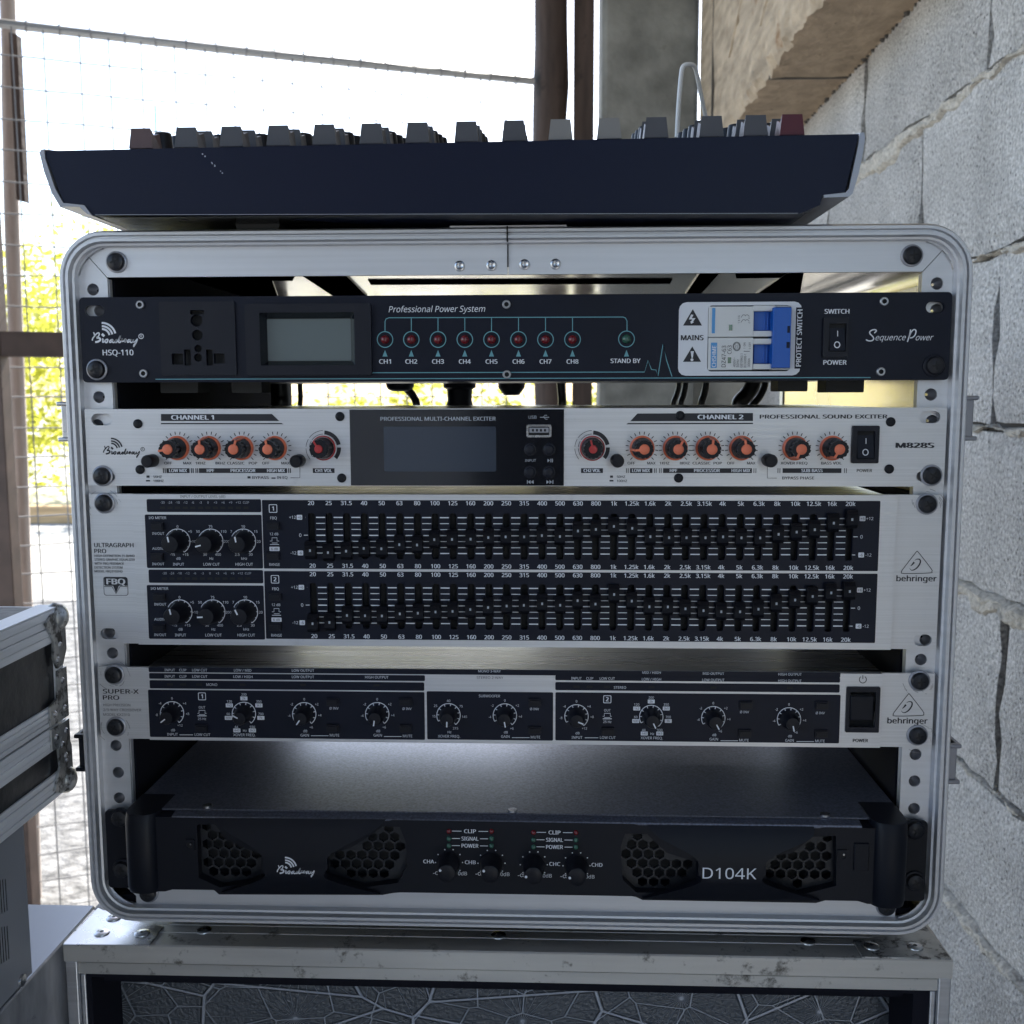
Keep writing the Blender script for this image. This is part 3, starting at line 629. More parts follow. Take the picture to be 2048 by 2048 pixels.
# ------------------------------------------------------------------ power sequencer (top unit)
pw = thing('power_sequencer', 'black power sequencer with red channel lights and blue breaker, topmost unit in the rack', 'power sequencer', (0, .1, .0147))
zt, zb = .0622, .0148; HX = .2413
PB = -.0025                                        # face of the ear panels
b = MB(); hl = [slot_loop(174, 212, 611.5, 633), slot_loop(1848, 1886, 604, 626.6), slot_loop(184, 218, 730, 750), slot_loop(1842, 1882, 722, 744)]
hl += [pr_loop(325, 470, 603, 751, PB, .001), pr_loop(521, 708, 624, 731, PB, .0008), pr_loop(1414, 1583.5, 610, 743, PB, .002), pr_loop(1645, 1698, 635, 714.6, PB, .0005)]
b.plate([rrect(-HX, HX, zb, zt, .0025, 4)] + hl, PB, 0, 'black_panel'); b.build('front_panel', pw)
b = MB(); b.box(-.216, .216, .004, .25, zb + .0015, zt - .0015, 'black_metal'); b.build('chassis', pw, bevel=.0008)
for u0, u1, v1 in ((334, 407, 786), (474, 532, 786), (1548, 1607, 783), (1643, 1718, 785)):
    b = MB(); a = q(u0, v1, .03); c = q(u1, 764, .03); b.lathe(((a.x + c.x) / 2, 0), [(0, 0)], 3, 'rubber', False) if False else None
    b.plate([rrect(a.x, c.x, a.z, zb + .0014, .0008, 3)], .02, .04, 'rubber'); b.build('foot', pw)
for u, v in ((190, 739), (1872, 731)): rack_screw(pw, u, v, PB, u > 1000)
for u, v in ((281, 609.6), (288, 747), (1013, 609), (1013.8, 749), (1767.5, 603), (1761, 743.4)): inst(hme, 'hex_screw', pw, q(u, v, PB))
b = MB(); yS = -.0038                              # universal socket
b.plate([pr_loop(325, 470, 603, 751, PB, .001), circ(*xz([(393, 641)], yS)[0], .0034, 16), circ(*xz([(394.5, 670)], yS)[0], .0030, 16), pr_loop(380, 408, 620, 629, yS, .0003), circ(*xz([(396, 697)], yS)[0], .0021, 14), circ(*xz([(396, 715)], yS)[0], .0023, 14), pr_loop(344, 366, 707, 729, yS, .0004), pr_loop(369, 381, 699, 731, yS, .0003), pr_loop(413, 425, 699, 731, yS, .0003), pr_loop(428, 449, 707, 727, yS, .0004)], yS, -.0006, 'black_plastic')
a = q(325, 751, 0); c = q(470, 603, 0); b.box(a.x + .001, c.x - .001, .0005, .003, a.z + .001, c.z - .001, 'void')
so = b.build('power_socket', pw, bevel=.0003)
b = MB(); yD = -.0055                              # meter display
b.plate([pr_loop(493, 741, 606, 751, yD, .0016), pr_loop(521, 708, 624, 731, yD, .0006)], yD, PB + .0001, 'black_plastic')
o_ = pr_loop(521, 708, 624, 731, yD, .0006); i_ = pr_loop(536, 701, 637, 722, .0005, .0006)
rows = [[(x, yD + .0002, z) for x, z in o_], [(x, .0006, z) for x, z in i_]]; [r_.append(r_[0]) for r_ in rows]; b.grid(rows, 'black_gloss', True)
dsp = b.build('display', pw, bevel=.0004); b = MB(); b.prect(533, 704, 634, 725, .0008, 'lcd'); b.build('screen', dsp)
yP = PB - .00012; W_ = MB(); T_ = MB(); WB = MB(); WS = MB(); WQ = MB()
logo_script(WB, 176, 636, .0621, yP, 'white_ink')
WB.text('HSQ-110', 236, 705, 11, 'white_ink', yP, 62, bold=.02)
W_.text('Professional Power System', 873, 618, 12, 'white_ink', yP, 192, shear=.2, bold=.014)
chx = [770, 822.6, 876, 929.6, 983, 1037, 1091, 1145]
for i, u in enumerate(chx):
    vv = 679 - i * .15; W_.text('CH%d' % (i + 1), u, 723, 8.6, 'white_ink', yP, 24, bold=.02)
W3 = MB(); W3.text('STAND BY', 1251, 721.6, 8.6, 'white_ink', yP, 60, bold=.02)
for u, v in [(u, 679) for u in chx] + [(1253, 678)]:
    p = q(u, v, yP); T_.flat([circ(p.x, p.z, .0046, 28), circ(p.x, p.z, .0041, 28)], yP, 'teal_ink')
    T_.flat([xz([(u - 5, 713), (u + 5, 713), (u, 700)], yP)], yP, 'teal_ink')
    if 770 < u < 1200: T_.pline([(u, 636), (u, 663)], 1.6, yP, 'teal_ink')
T_.pline([(770, 663), (770, 643), (772, 638), (778, 635.5), (1246, 634), (1251, 636), (1254, 642), (1254, 662)], 1.7, yP - .00001, 'teal_ink')
T_.pline([(743, 745.5), (1289, 744), (1296, 721), (1303, 739), (1312, 740), (1316, 752), (1326, 688), (1333, 720), (1344, 753)], 1.7, yP, 'teal_ink')
T_.pline([(311, 758.5), (1741, 755)], 1.7, yP - .00002, 'teal_ink')
WS.text('SWITCH', 1674, 622.7, 9, 'white_ink', yP, 50, bold=.025); WP = MB(); WP.text('POWER', 1670, 724.8, 9, 'white_ink', yP, 47, bold=.025)
fS = lambda p: (1720 + p[0] * .0828, 645 + p[1] * .0828)
for pts in ([(345, 255), (395, 205), (370, 175), (300, 180), (240, 220), (245, 275), (310, 340), (330, 400), (280, 440), (200, 440), (142, 412)], [(1222, 170), (1200, 290), (1145, 470)], [(1195, 330), (1235, 235), (1300, 170), (1352, 200), (1330, 300), (1270, 360), (1205, 372)]):
    WQ.pline([fS(p) for p in pts], 30 * .0828, yP, 'white_ink', sm=4)
WQ.text('equence', *fS((725, 360)), 11.5, 'white_ink', yP, 60, shear=.3, bold=.012); WQ.text('ower', *fS((1540, 360)), 11.5, 'white_ink', yP, 34, shear=.3, bold=.012)
W_.build('channel_lettering', pw); W3.build('standby_lettering', pw); WB.build('brand_lettering', pw); WS.build('switch_lettering', pw); WP.build('power_lettering', pw); WQ.build('script_lettering', pw); T_.build('teal_graphics', pw)
def led(parent, u, v, y, r, m, n=16):
    b = MB(); p = q(u, v, y); b.lathe((p.x, p.z), [(y, r), (y - r * .45, r * .92), (y - r * .8, r * .62), (y - r * .95, r * .2)], n, m); return b.build('status_light', parent, origin=(p.x, y, p.z), smooth_deg=70)
for u in chx: led(pw, u, 679, yP - .0001, .0026, 'led_red')
led(pw, 1253, 678, yP - .0001, .0026, 'led_green')
br = MB(); yB = PB - .0006                          # breaker with its light surround
br.plate([pr_loop(1356, 1604.5, 603, 751.5, yB, .0042), pr_loop(1414, 1583.5, 610, 743, yB, .0022)], yB, PB + .0001, 'white_paint'); br.build('breaker_surround', pw)
k8 = lambda u, v: (1350 + u * .13458, 596 + v * .13458)
bk = MB(); yk = -.004
def bb_(mb, u0, u1, v0, v1, y0, y1, m):
    a = k8(u0, v1); c = k8(u1, v0); return pbox(mb, a[0], c[0], a[1], c[1], y0, y1, m)
bb_(bk, 505, 1165, 125, 578, yk, .02, 'white_plastic'); bb_(bk, 500, 1155, 590, 1070, yk, .02, 'white_plastic'); bb_(bk, 1166, 1715, 120, 1075, .006, .02, 'void')
for v0, v1, u1 in ((110, 192, 1495), (488, 572, 1455), (602, 685, 1440), (978, 1060, 1435)): bb_(bk, 1166, u1, v0, v1, yk - .001, .012, 'white_plastic')
bb_(bk, 1440, 1700, 1040, 1066, yk, .012, 'white_plastic'); bb_(bk, 1496, 1715, 112, 134, yk, .012, 'white_plastic')
brk = bk.build('breaker', pw, bevel=.0004)
tg = MB(); bb_(tg, 1175, 1500, 200, 486, -.001, .01, 'blue_plastic'); bb_(tg, 1172, 1460, 690, 975, -.001, .01, 'blue_plastic')
bb_(tg, 1465, 1710, 138, 1038, -.0085, .006, 'blue_plastic')
for u in (1325, 1372): bb_(tg, u, u + 22, 204, 482, -.0016, .001, 'blue_plastic'); bb_(tg, u - 15, u + 8, 694, 970, -.0016, .001, 'blue_plastic')
bb_(tg, 1655, 1708, 650, 748, -.0086, -.008, 'navy'); bb_(tg, 1668, 1712, 412, 520, -.0086, -.008, 'navy')
tg.build('toggle', brk, bevel=.0005)
pt = MB(); y1 = yk - .00015
def T8(t, u, v, h, m='black_ink', w=None, rot=90, bold=.012): pt.text(t, *k8(u, v), h * .13458, m, y1, w * .13458 if w else None, rot=rot, bold=bold)
def r8(u0, u1, v0, v1, m, y=y1): a = k8(u0, v1); c = k8(u1, v0); pt.prect(a[0], c[0], c[1], a[1], y, m, .0002)
r8(545, 600, 148, 525, 'blue_ink'); r8(800, 855, 395, 485, 'led_green'); r8(783, 835, 880, 970, 'led_green'); r8(528, 628, 662, 1040, 'blue_ink')
pt.text('CHSHME', *k8(580, 868), 60 * .13458, 'white_ink', y1 - .00008, 320 * .13458, rot=90, bold=.02)
T8('DZ47-63', 725, 868, 62, w=320); T8('C63', 810, 768, 58, w=130); T8('400V~', 882, 955, 34, w=140); T8('50Hz', 932, 970, 34, w=115); T8('GB10963.1', 988, 930, 34, w=205); T8('IEC60898-1', 1042, 935, 34, w=200); T8('3000A', 1098, 960, 34, w=130)
T8('ON', 1033, 690, 30, w=55); T8('OFF', 1112, 690, 30, w=70); T8('0', 1112, 750, 26); T8('I', 1030, 745, 26)
p = q(*k8(917, 720), y1); 
for rr in (54, 43): pt.pline([k8(917 + rr * math.cos(t), 720 + rr * 1.2 * math.sin(t)) for t in [2 * math.pi * i / 22 for i in range(22)]], 1, y1, 'black_ink', True)
T8('CCC', 917, 720, 44, w=62); T8('1 8', 950, 350, 28, w=50); T8('3 6', 950, 285, 28, w=50); T8('2', 1100, 368, 26); T8('4', 1100, 300, 26)
for dv in (0, 72): pt.pline([k8(u, v + dv) for u, v in ((980, 290), (1010, 250), (1035, 250), (1045, 268), (1060, 250), (1080, 250), (1105, 275))], .9, y1, 'black_ink')
pt.pline([k8(1020, 792), k8(1110, 792)], 1, y1, 'black_ink')
pt.build('printing', brk)
pt = MB(); y1 = yB - .00012
pt.flat([xz([k8(120, 410), k8(402, 410), k8(265, 165)], y1)], y1, 'black_ink'); pt.flat([xz([k8(118, 948), k8(388, 948), k8(257, 720)], y1)], y1, 'black_ink')
pt.text('MAINS', *k8(256, 590), 74 * .13458, 'black_ink', y1, 340 * .13458, bold=.03)
for poly in ([(240, 245), (275, 250), (250, 300), (305, 298), (268, 352), (282, 360), (238, 384), (228, 345), (242, 345), (255, 318), (205, 318)], [(232, 790), (280, 790), (264, 890), (246, 890)]): pt.flat([list(reversed(xz([k8(*p) for p in poly], y1 - .0001)))], y1 - .0001, 'white_paint')
p = q(*k8(252, 918), y1); pt.flat([circ(p.x, p.z, .0008, 12)], y1 - .0001, 'white_paint')
a = k8(1775, 1050); c = k8(1905, 140); pt.prect(a[0], c[0], c[1], a[1], y1, 'black_panel'); pt.text('PROTECT SWITCH', *k8(1845, 595), 74 * .13458, 'white_ink', y1 - .0001, 850 * .13458, rot=90, bold=.03)
pt.build('surround_printing', pw)
def rocker(parent, u0, u1, v0, v1, i0, i1, j0, j1, y, io=True, face=-.001, iu=None):
    b = MB(); b.plate([pr_loop(u0, u1, v0, v1, y - .002, .0008), pr_loop(i0, i1, j0, j1, y - .002, .0005)], y - .002, y + .0001, 'black_plastic'); pbox(b, i0 - 1, i1 + 1, j0 - 1, j1 + 1, y + .0001, y + .006, 'void')
    o = b.build('power_switch', parent, bevel=.0004)
    b = MB(); a = q(i0 + 1.5, j1 - 1.5, y - .002); c = q(i1 - 1.5, j0 + 1.5, y - .002); zm = (a.z + c.z) / 2
    rows = [[(a.x, y + .0005, c.z), (c.x, y + .0005, c.z)], [(a.x, y + face, zm), (c.x, y + face, zm)], [(a.x, y - .0028, a.z), (c.x, y - .0028, a.z)]]
    b.grid(list(reversed(rows)), 'black_plastic'); b.add([(a.x, y - .0028, a.z), (c.x, y - .0028, a.z), (c.x, y + .004, a.z), (a.x, y + .004, a.z)], [(3, 2, 1, 0)], 'black_plastic')
    r_ = b.build('rocker', o, smooth_deg=0)
    if io:
        b = MB(); uc = (i0 + i1) / 2; h = j1 - j0; vi = j0 + h * .36; vo = j0 + h * .76
        yi = y - .0012; b.pline([(uc, vi - h * .10), (uc, vi + h * .10)], 1.6, yi, 'white_ink'); yo = y - .0027
        b.pline([(uc - 1 + h * .095 * math.cos(t), vo + h * .105 * math.sin(t)) for t in [2 * math.pi * i / 20 for i in range(20)]], 2.0, yo, 'white_ink', True); b.build('switch_mark', o)
    return o
rocker(pw, 1645, 1698, 635, 714.6, 1657, 1693.5, 647, 703, PB)

# ------------------------------------------------------------------ sound exciter (second unit)
ex = thing('sound_exciter', 'silver sound exciter with orange pointer knobs and a dark central display, second unit from top', 'sound exciter', (0, .1, -.044))
yE = -.0025
b = MB(); hl = [slot_loop(187, 228, 827, 850.6), slot_loop(1834, 1878, 822, 846), slot_loop(194, 233, 943, 963), slot_loop(1829, 1874, 942, 962)]
hl += [pr_loop(1705, 1758, 853, 925, yE, .0005)]
b.plate([rrect(-HX, HX, -.0438, -.0002, .0008, 2)] + hl, yE, 0, 'alu_face'); b.build('front_panel', ex)
b = MB(); b.box(-.218, .218, .0005, .20, -.0425, -.0006, 'steel_top'); b.build('chassis', ex, bevel=.0008)
for u, v in ((201.4, 952.4), (1866, 951.4)): rack_screw(ex, u, v, yE)
for u, v in ((276, 847.5), (280.6, 939), (680, 833), (683.7, 956), (1360, 831), (1357, 956), (1781, 843.7), (1778, 938)): inst(pme, 'screw', ex, q(u, v, yE))
ym = yE - .0006
b = MB(); pbox(b, 702, 1128, 818.5, 971, ym, yE + .0001, 'black_gloss', ym); mod = b.build('display_module', ex)
b = MB(); y2 = ym - .0001; b.prect(768.5, 992, 853, 943, y2, 'lcd_dark', .0008); b.build('screen', mod)
b = MB(); b.text('PROFESSIONAL MULTI-CHANNEL EXCITER', 876, 837.5, 7.6, 'grey_ink', y2, 231, bold=.02); b.build('title_lettering', mod); b = MB(); b.text('USB', 1065, 834.4, 6, 'grey_ink', y2, 16); b.pline([(1080, 834.5), (1098, 834.5)], 1.2, y2, 'grey_ink'); b.pline([(1086, 834.5), (1090, 830.5), (1094, 830.5)], 1, y2, 'grey_ink'); b.pline([(1088, 834.5), (1091, 838.5), (1095, 838.5)], 1, y2, 'grey_ink') ; b.build('port_lettering', mod); b = MB(); b.text('INPUT', 1061, 921, 5, 'grey_ink', y2, 22)
tri = lambda u, v, s_, d=1: b.flat([xz([(u, v + s_), (u + d * s_ * 1.3, v), (u, v - s_)] if d > 0 else [(u, v - s_), (u + d * s_ * 1.3, v), (u, v + s_)], y2)], y2, 'grey_ink')
bar = lambda u, v, s_: b.prect(u, u + 1.5, v - s_, v + s_, y2, 'grey_ink')
tri(1095, 921, 3.6); bar(1101, 921, 3.6); bar(1104, 921, 3.6); bar(1054, 964, 3.8); tri(1061, 964, 3.8, -1); tri(1067, 964, 3.8, -1); tri(1093, 964, 3.8); tri(1099, 964, 3.8); bar(1105, 964, 3.8)
b.build('button_lettering', mod)
b = MB(); a = q(1053, 874.5, ym); c = q(1103, 849, ym); b.plate([rrect(a.x, c.x, a.z, c.z, .0012, 3), rrect(a.x + .0012, c.x - .0012, a.z + .0012, c.z - .0012, .0006, 3)], ym - .0012, ym + .0001, 'steel')
b.box(a.x + .0009, c.x - .0009, ym - .0002, ym + .0001, a.z + .0009, c.z - .0009, 'void'); b.box(a.x + .0016, c.x - .0016, ym - .0009, ym - .0002, a.z + .0026, c.z - .0018, 'silver_plastic')
for i in range(4): x = a.x + (c.x - a.x) * (.26 + .16 * i); b.box(x - .0006, x + .0006, ym - .00095, ym - .0008, a.z + .0032, a.z + .0046, 'void')
b.build('usb_port', mod)
bt = MB(); bt.lathe((0, 0), [(0, .0036), (-.0002, .0036), (-.0003, .0031), (-.0016, .0030), (-.0021, .0024), (-.0022, .0008)], 22, 'black_plastic'); bme = shared(bt, 'button')
for u, v in ((1060, 899), (1098, 899), (1060, 944), (1098, 944)): inst(bme, 'button', mod, q(u, v, ym))
pb = MB(); pb.lathe((0, 0), [(0, .0037), (-.0085, .0036), (-.0095, .0030), (-.0096, .001)], 24, 'knob_dark'); pbm = shared(pb, 'push_button')
for u, v in ((306, 921), (599, 921), (1233.5, 920.5), (1536, 920)): inst(pbm, 'push_button', ex, q(u, v, yE))
def fluted(mb, L0, L1, r, m, n=12, dep=.09):
    N_ = n * 6; pts = []
    for i in range(N_):
        a = 2 * math.pi * i / N_; rr = r * (1 - dep * (.5 + .5 * math.cos(n * a)) ** 3); pts.append((rr * math.sin(a), rr * math.cos(a)))
    pts.reverse(); mb.plate([pts], L1, L0, m, False)
KL = .0155
kn = MB(); kn.lathe((0, 0), [(0, .0069), (-.0012, .0069), (-.0018, .0064), (-.0022, .0058)], 32, 'orange', False)
kn.lathe((0, 0), [(-.0015, .0060), (-.0085, .0054), (-.0095, .0052)], 32, 'knob_dark', False); fluted(kn, -.0092, -KL, .0050, 'knob_dark')
kn.lathe((0, 0), [(-KL, .0029), (-KL - .0007, .0027), (-KL - .0011, .0018), (-KL - .0012, .0006)], 20, 'orange')
kn.box(-.0006, .0006, -KL - .0006, -KL + .001, .001, .0051, 'orange')
kn.add([(-.0006, -KL - .0005, .0052), (.0006, -KL - .0005, .0052), (.0006, -.002, .0066), (-.0006, -.002, .0066), (-.0006, -KL, .0044), (.0006, -KL, .0044), (.0006, -.002, .0055), (-.0006, -.002, .0055)], [(0, 3, 2, 1), (1, 2, 6, 5), (0, 4, 7, 3), (0, 1, 5, 4)], 'orange')
kme = shared(kn, 'knob')
kv = MB(); kv.lathe((0, 0), [(0, .0070), (-.001, .0070), (-.0016, .0064)], 32, 'red_knob', False); kv.lathe((0, 0), [(-.001, .0060), (-.0105, .0052)], 32, 'knob_dark', False); fluted(kv, -.009, -.0125, .0052, 'knob_dark', 14)
kv.lathe((0, 0), [(-.0125, .0024), (-.0132, .0021), (-.0134, .0006)], 18, 'red_knob'); kv.box(-.0005, .0005, -.0131, -.012, .001, .0052, 'red_knob'); kvm = shared(kv, 'volume_knob')
ks = [(355, -100), (418, 0), (483.4, 18), (550, -10), (1284, -96), (1350.4, 26), (1415.7, 6), (1482.8, -10), (1589.7, 207), (1664, 210)]
for u, a in ks: inst(kme, 'knob', ex, q(u, 896, yE), R(a))
inst(kvm, 'volume_knob', ex, q(647, 896, yE), R(-32)); inst(kvm, 'volume_knob', ex, q(1184.7, 896.5, yE), R(-15))
K = MB(); yk = yE - .00012
for u, a in ks:
    for i in range(16):
        t = R(-135 + 18 * i); K.pline([(u + 27 * math.sin(t), 896 - 27 * math.cos(t)), (u + 33 * math.sin(t), 896 - 33 * math.cos(t))], 1.7, yk, 'black_ink')
for u in (647, 1184.7):
    arc = lambda r, a0, a1: [(u + r * math.sin(R(a0 + (a1 - a0) * i / 14)), 896 - r * math.cos(R(a0 + (a1 - a0) * i / 14))) for i in range(15)]
    K.pline(arc(31, 3, 78), 8, yk, 'black_ink'); K.pline(arc(31, 88, 130), 8, yk, 'black_ink')
    for a0, a1 in ((-130, -92), (-86, -60), (-54, -2)):
        K.pline(arc(35, a0, a1), 1, yk, 'black_ink'); K.pline(arc(28, a0, a1), 1, yk, 'black_ink')
logo_script(K, 199.9, 869, .0499, yk, 'black_ink')
def poly(pts, m, y): K.flat([list(reversed(xz(pts, y)))], y, m)
poly([(321.9, 828), (544, 828), (558.5, 842), (321.9, 842)], 'black_ink', yk); poly([(321.9, 846), (563, 846), (567, 848.5), (321.9, 848.5)], 'black_ink', yk)
K.text('CHANNEL 1', 385, 834.8, 8.6, 'white_ink', yk - .0001, 86, bold=.035)
poly([(1274.8, 827), (1506, 826), (1506, 842), (1260.5, 842.5)], 'black_ink', yk); poly([(1256, 846), (1506, 845.5), (1506, 848), (1252.5, 848.7)], 'black_ink', yk)
K.text('CHANNEL 2', 1441, 834, 8.6, 'white_ink', yk - .0001, 92, bold=.035)
K.text('PROFESSIONAL SOUND EXCITER', 1647, 833.2, 7.6, 'black_ink', yk, 256, bold=.03); K.text('M828S', 1830, 890.6, 10, 'black_ink', yk, 78, bold=.045)
for t, u, w in (('OFF', 336, 15), ('MAX', 374.7, 17), ('1KHZ', 401, 20), ('8KHZ', 440.5, 20), ('CLASSIC', 471.6, 35), ('POP', 506, 17), ('OFF', 531.5, 15), ('MAX', 571, 17), ('OFF', 1262.5, 15), ('MAX', 1302.7, 17), ('1KHZ', 1329, 20), ('8KHZ', 1369.5, 20), ('CLASSIC', 1403, 36), ('POP', 1435.4, 17), ('OFF', 1461.5, 15), ('MAX', 1502.5, 17), ('XOVER FREQ', 1588, 54), ('BASS VOL', 1662.8, 41)):
    K.text(t, u, 926.3, 5.2, 'black_ink', yk, w, bold=.02)
for u0, u1 in ((333, 379), (398, 574), (625.7, 669), (1162, 1206), (1260, 1305), (1326, 1504), (1565, 1683)): K.prect(u0, u1, 936.5, 946, yk, 'black_ink')
for t, u, w in (('LOW MIX', 356, 36), ('HPF', 421, 15), ('PROCESSOR', 486, 50), ('HIGH MIX', 552, 36), ('CH1 VOL', 647, 34), ('CH2 VOL', 1184, 34), ('LOW MIX', 1282, 36), ('HPF', 1347, 15), ('PROCESSOR', 1414, 52), ('HIGH MIX', 1482, 38), ('SUB BASS', 1624, 43)): K.text(t, u, 941, 6.2, 'white_ink', yk - .0001, w, bold=.035)
for u in (326, 329.5, 382, 385.5, 391, 394.5, 576.5, 580, 1252, 1255.5, 1308, 1311.5, 1318, 1321.5, 1507, 1511, 1555, 1559, 1688, 1692): K.prect(u, u + 1.7, 936.5, 946, yk, 'black_ink')
for u, uo in ((311, 0), (1238, 0)):
    K.text('50HZ', u + 4, 953.5, 4.6, 'black_ink', yk, 17, bold=.02); K.text('100HZ', u + 6, 961.8, 4.6, 'black_ink', yk, 21, bold=.02); K.prect(u - 18, u - 12, 951, 955.5, yk, 'black_ink'); K.prect(u - 19, u - 11, 960, 963, yk, 'black_ink')
K.text('BYPASS', 521, 955, 5.4, 'black_ink', yk, 33, bold=.02); K.text('IN EQ', 564.5, 955, 5.4, 'black_ink', yk, 21, bold=.02); K.prect(495, 501, 952.5, 957, yk, 'black_ink'); K.prect(543, 551, 955, 957.5, yk, 'black_ink')
K.pline([(581, 955.5), (599.8, 955.5), (599.8, 934)], 1.1, yk, 'black_ink'); K.pline([(1534.6, 934), (1534.6, 956.2), (1553.6, 956.2)], 1.1, yk, 'black_ink')
K.text('BYPASS PHASE', 1596.4, 956, 5.6, 'black_ink', yk, 64, bold=.02); K.text('POWER', 1729, 941, 6, 'black_ink', yk, 31, bold=.02)
K.build('lettering', ex)
rocker(ex, 1703.4, 1760, 851.5, 926.8, 1713, 1751, 862, 918, yE)

def scuffs(parent, centres, y):                    # scratches a screwdriver left round the screws
    rnd = random.Random(len(centres)); b = MB()
    for (u, v) in centres:
        for k in range(9):
            a0 = rnd.uniform(0, 360); r_ = rnd.uniform(20, 34); da = rnd.uniform(8, 40)
            b.pline([(u + (r_ + i * .8) * math.cos(R(a0 + da * i / 4)), v + (r_ - i * .5) * math.sin(R(a0 + da * i / 4))) for i in range(5)], rnd.uniform(.4, .9), y, 'scuff')
    b.build('scratches', parent)
# ------------------------------------------------------------------ graphic equalizer (third unit, two rack heights)
eq = thing('graphic_equalizer', 'tall silver graphic equalizer with two rows of black sliders, third unit from top', 'equalizer', (0, .1, -.136))
ez1, ez0 = -.0485, -.1361; yF = -.0045; yEar = -.0022
fl, fr = q(270, 1130, yF).x, q(1788, 1140, yF).x
for nm, x0, x1, scr, sl in (('ear', -HX, fl - .0003, (205, 1007), slot_loop(205, 240, 1255, 1276.5)), ('ear', fr + .0003, HX, (1857, 1009), slot_loop(1824, 1861, 1267, 1290))):
    b = MB(); b.plate([[(x0, ez0), (x1, ez0), (x1, ez1), (x0, ez1)], sl], yEar, 0, 'alu_face'); b.build(nm, eq, bevel=.0003)
for u, v in ((205, 1007), (1857, 1009)): rack_screw(eq, u, v, yEar)
XA, XB = q(623.5, 1060, yF).x, q(1698.5, 1080, yF).x
sx_ = [XA + (XB - XA) * i / 30 for i in range(31)]
zrow = [(q(1024, 1027, yF).z, q(1024, 1119, yF).z, q(1024, 1035.5, yF).z, q(1024, 1107.3, yF).z), (q(1024, 1168, yF).z, q(1024, 1259.5, yF).z, q(1024, 1176.5, yF).z, q(1024, 1247.8, yF).z)]
ex0, ex1 = q(526, 1060, yF).x, q(1757.5, 1080, yF).x
areas = [(q(1024, 1001, yF).z, q(1024, 1138.8, yF).z), (q(1024, 1144.5, yF).z, q(1024, 1280.5, yF).z)]
b = MB(); b.plate([[(fl, ez0), (fr, ez0), (fr, ez1), (fl, ez1)]] + [rrect(ex0, ex1, z0, z1, .0005, 2) for z1, z0 in areas], yF, 0, 'alu_face'); b.build('front_panel', eq, bevel=.0003)
b = MB()
for (z1, z0), (st, sb_, _, _) in zip(areas, zrow):
    b.plate([rrect(ex0 - .0001, ex1 + .0001, z0 - .0001, z1 + .0001, .0005, 2)] + [rrect(x - .0019, x + .0019, sb_, st, .0012, 3) for x in sx_], yF - .0001, -.0012, 'black_panel', False)
    b.box(ex0, ex1, .0001, .0004, z0, z1, 'void')
b.build('slider_panel', eq)
b = MB(); b.box(-.2135, .2135, .0006, .150, ez0 + .0015, ez1 - .001, 'steel_top'); b.build('chassis', eq, bevel=.0008)
fk = MB(); fk.box(-.0010, .0010, -.0035, .003, -.004, .004, 'void')
prof = [(.0051, -.0005), (.0051, -.0035), (.0031, -.0055), (.0008, -.0046), (-.0008, -.0046), (-.0031, -.0055), (-.0051, -.0035), (-.0051, -.0005)]
fk.add([(x, y, z) for x in (-.0030, .0030) for z, y in prof], [tuple(range(8)), tuple(reversed(range(8, 16)))] + [(i + 8, (i + 1) % 8 + 8, (i + 1) % 8, i) for i in range(8)], 'fader_black')
fk.box(-.0005, .0005, -.00475, -.0045, -.0007, .0007, 'grey_ink'); fme = shared(fk, 'fader')
dB = [[-9.6, -10.9, -9.9, -8, -8.2, -5.4, -5.6, -2, -1.8, -1.6, -.5, 0, 0, .9, .3, 4, 5.1, 7.1, 5.9, .4, -.2, -.2, -.2, .4, -.2, -.2, 2.2, 3.7, 5.3, 9.6, 12], [-11.5, -10.6, -5.8, -5.9, -6, -4.5, -4, -3.1, -2.6, -1.3, .1, 1.2, 1.7, 2.8, 1.9, 5, 2.8, 9.2, 4.9, 1.2, 1.2, 0, -1.2, -1.8, -1.8, 0, 3.7, 6.2, 8.6, 11, 12]]
for r_, (st, sb_, z12, zm12) in enumerate(zrow):
    for i, x in enumerate(sx_): inst(fme, 'fader', eq, (x + random.uniform(-.00025, .00025), yF, (z12 + zm12) / 2 + dB[r_][i] / 24 * (z12 - zm12)))
names = '20 25 31.5 40 50 63 80 100 125 160 200 250 315 400 500 630 800 1k 1.25k 1.6k 2k 2.5k 3.15k 4k 5k 6.3k 8k 10k 12.5k 16k 20k'.split()
E_ = MB(); yL = yF - .00025; B_ = MB(); EL = MB(); ER = MB()
def tw(mb, t, x, z, h, m, y, w=None, al='c', bold=.015):    # writing placed in metres
    vs_, fs = glyphs(t, bold); sc = h / CAP; X0 = min(p[0] for p in vs_); X1 = max(p[0] for p in vs_); off = {'c': -(X0 + X1) / 2, 'l': -X0, 'r': -X1}[al]; k = sc if w is None else w / (X1 - X0)
    mb.add([(x + (a + off) * k, y - l * 1e-5, z + c * sc - h / 2) for a, c, l in vs_], fs, m)
mm = kx(1024, 1100, yF)
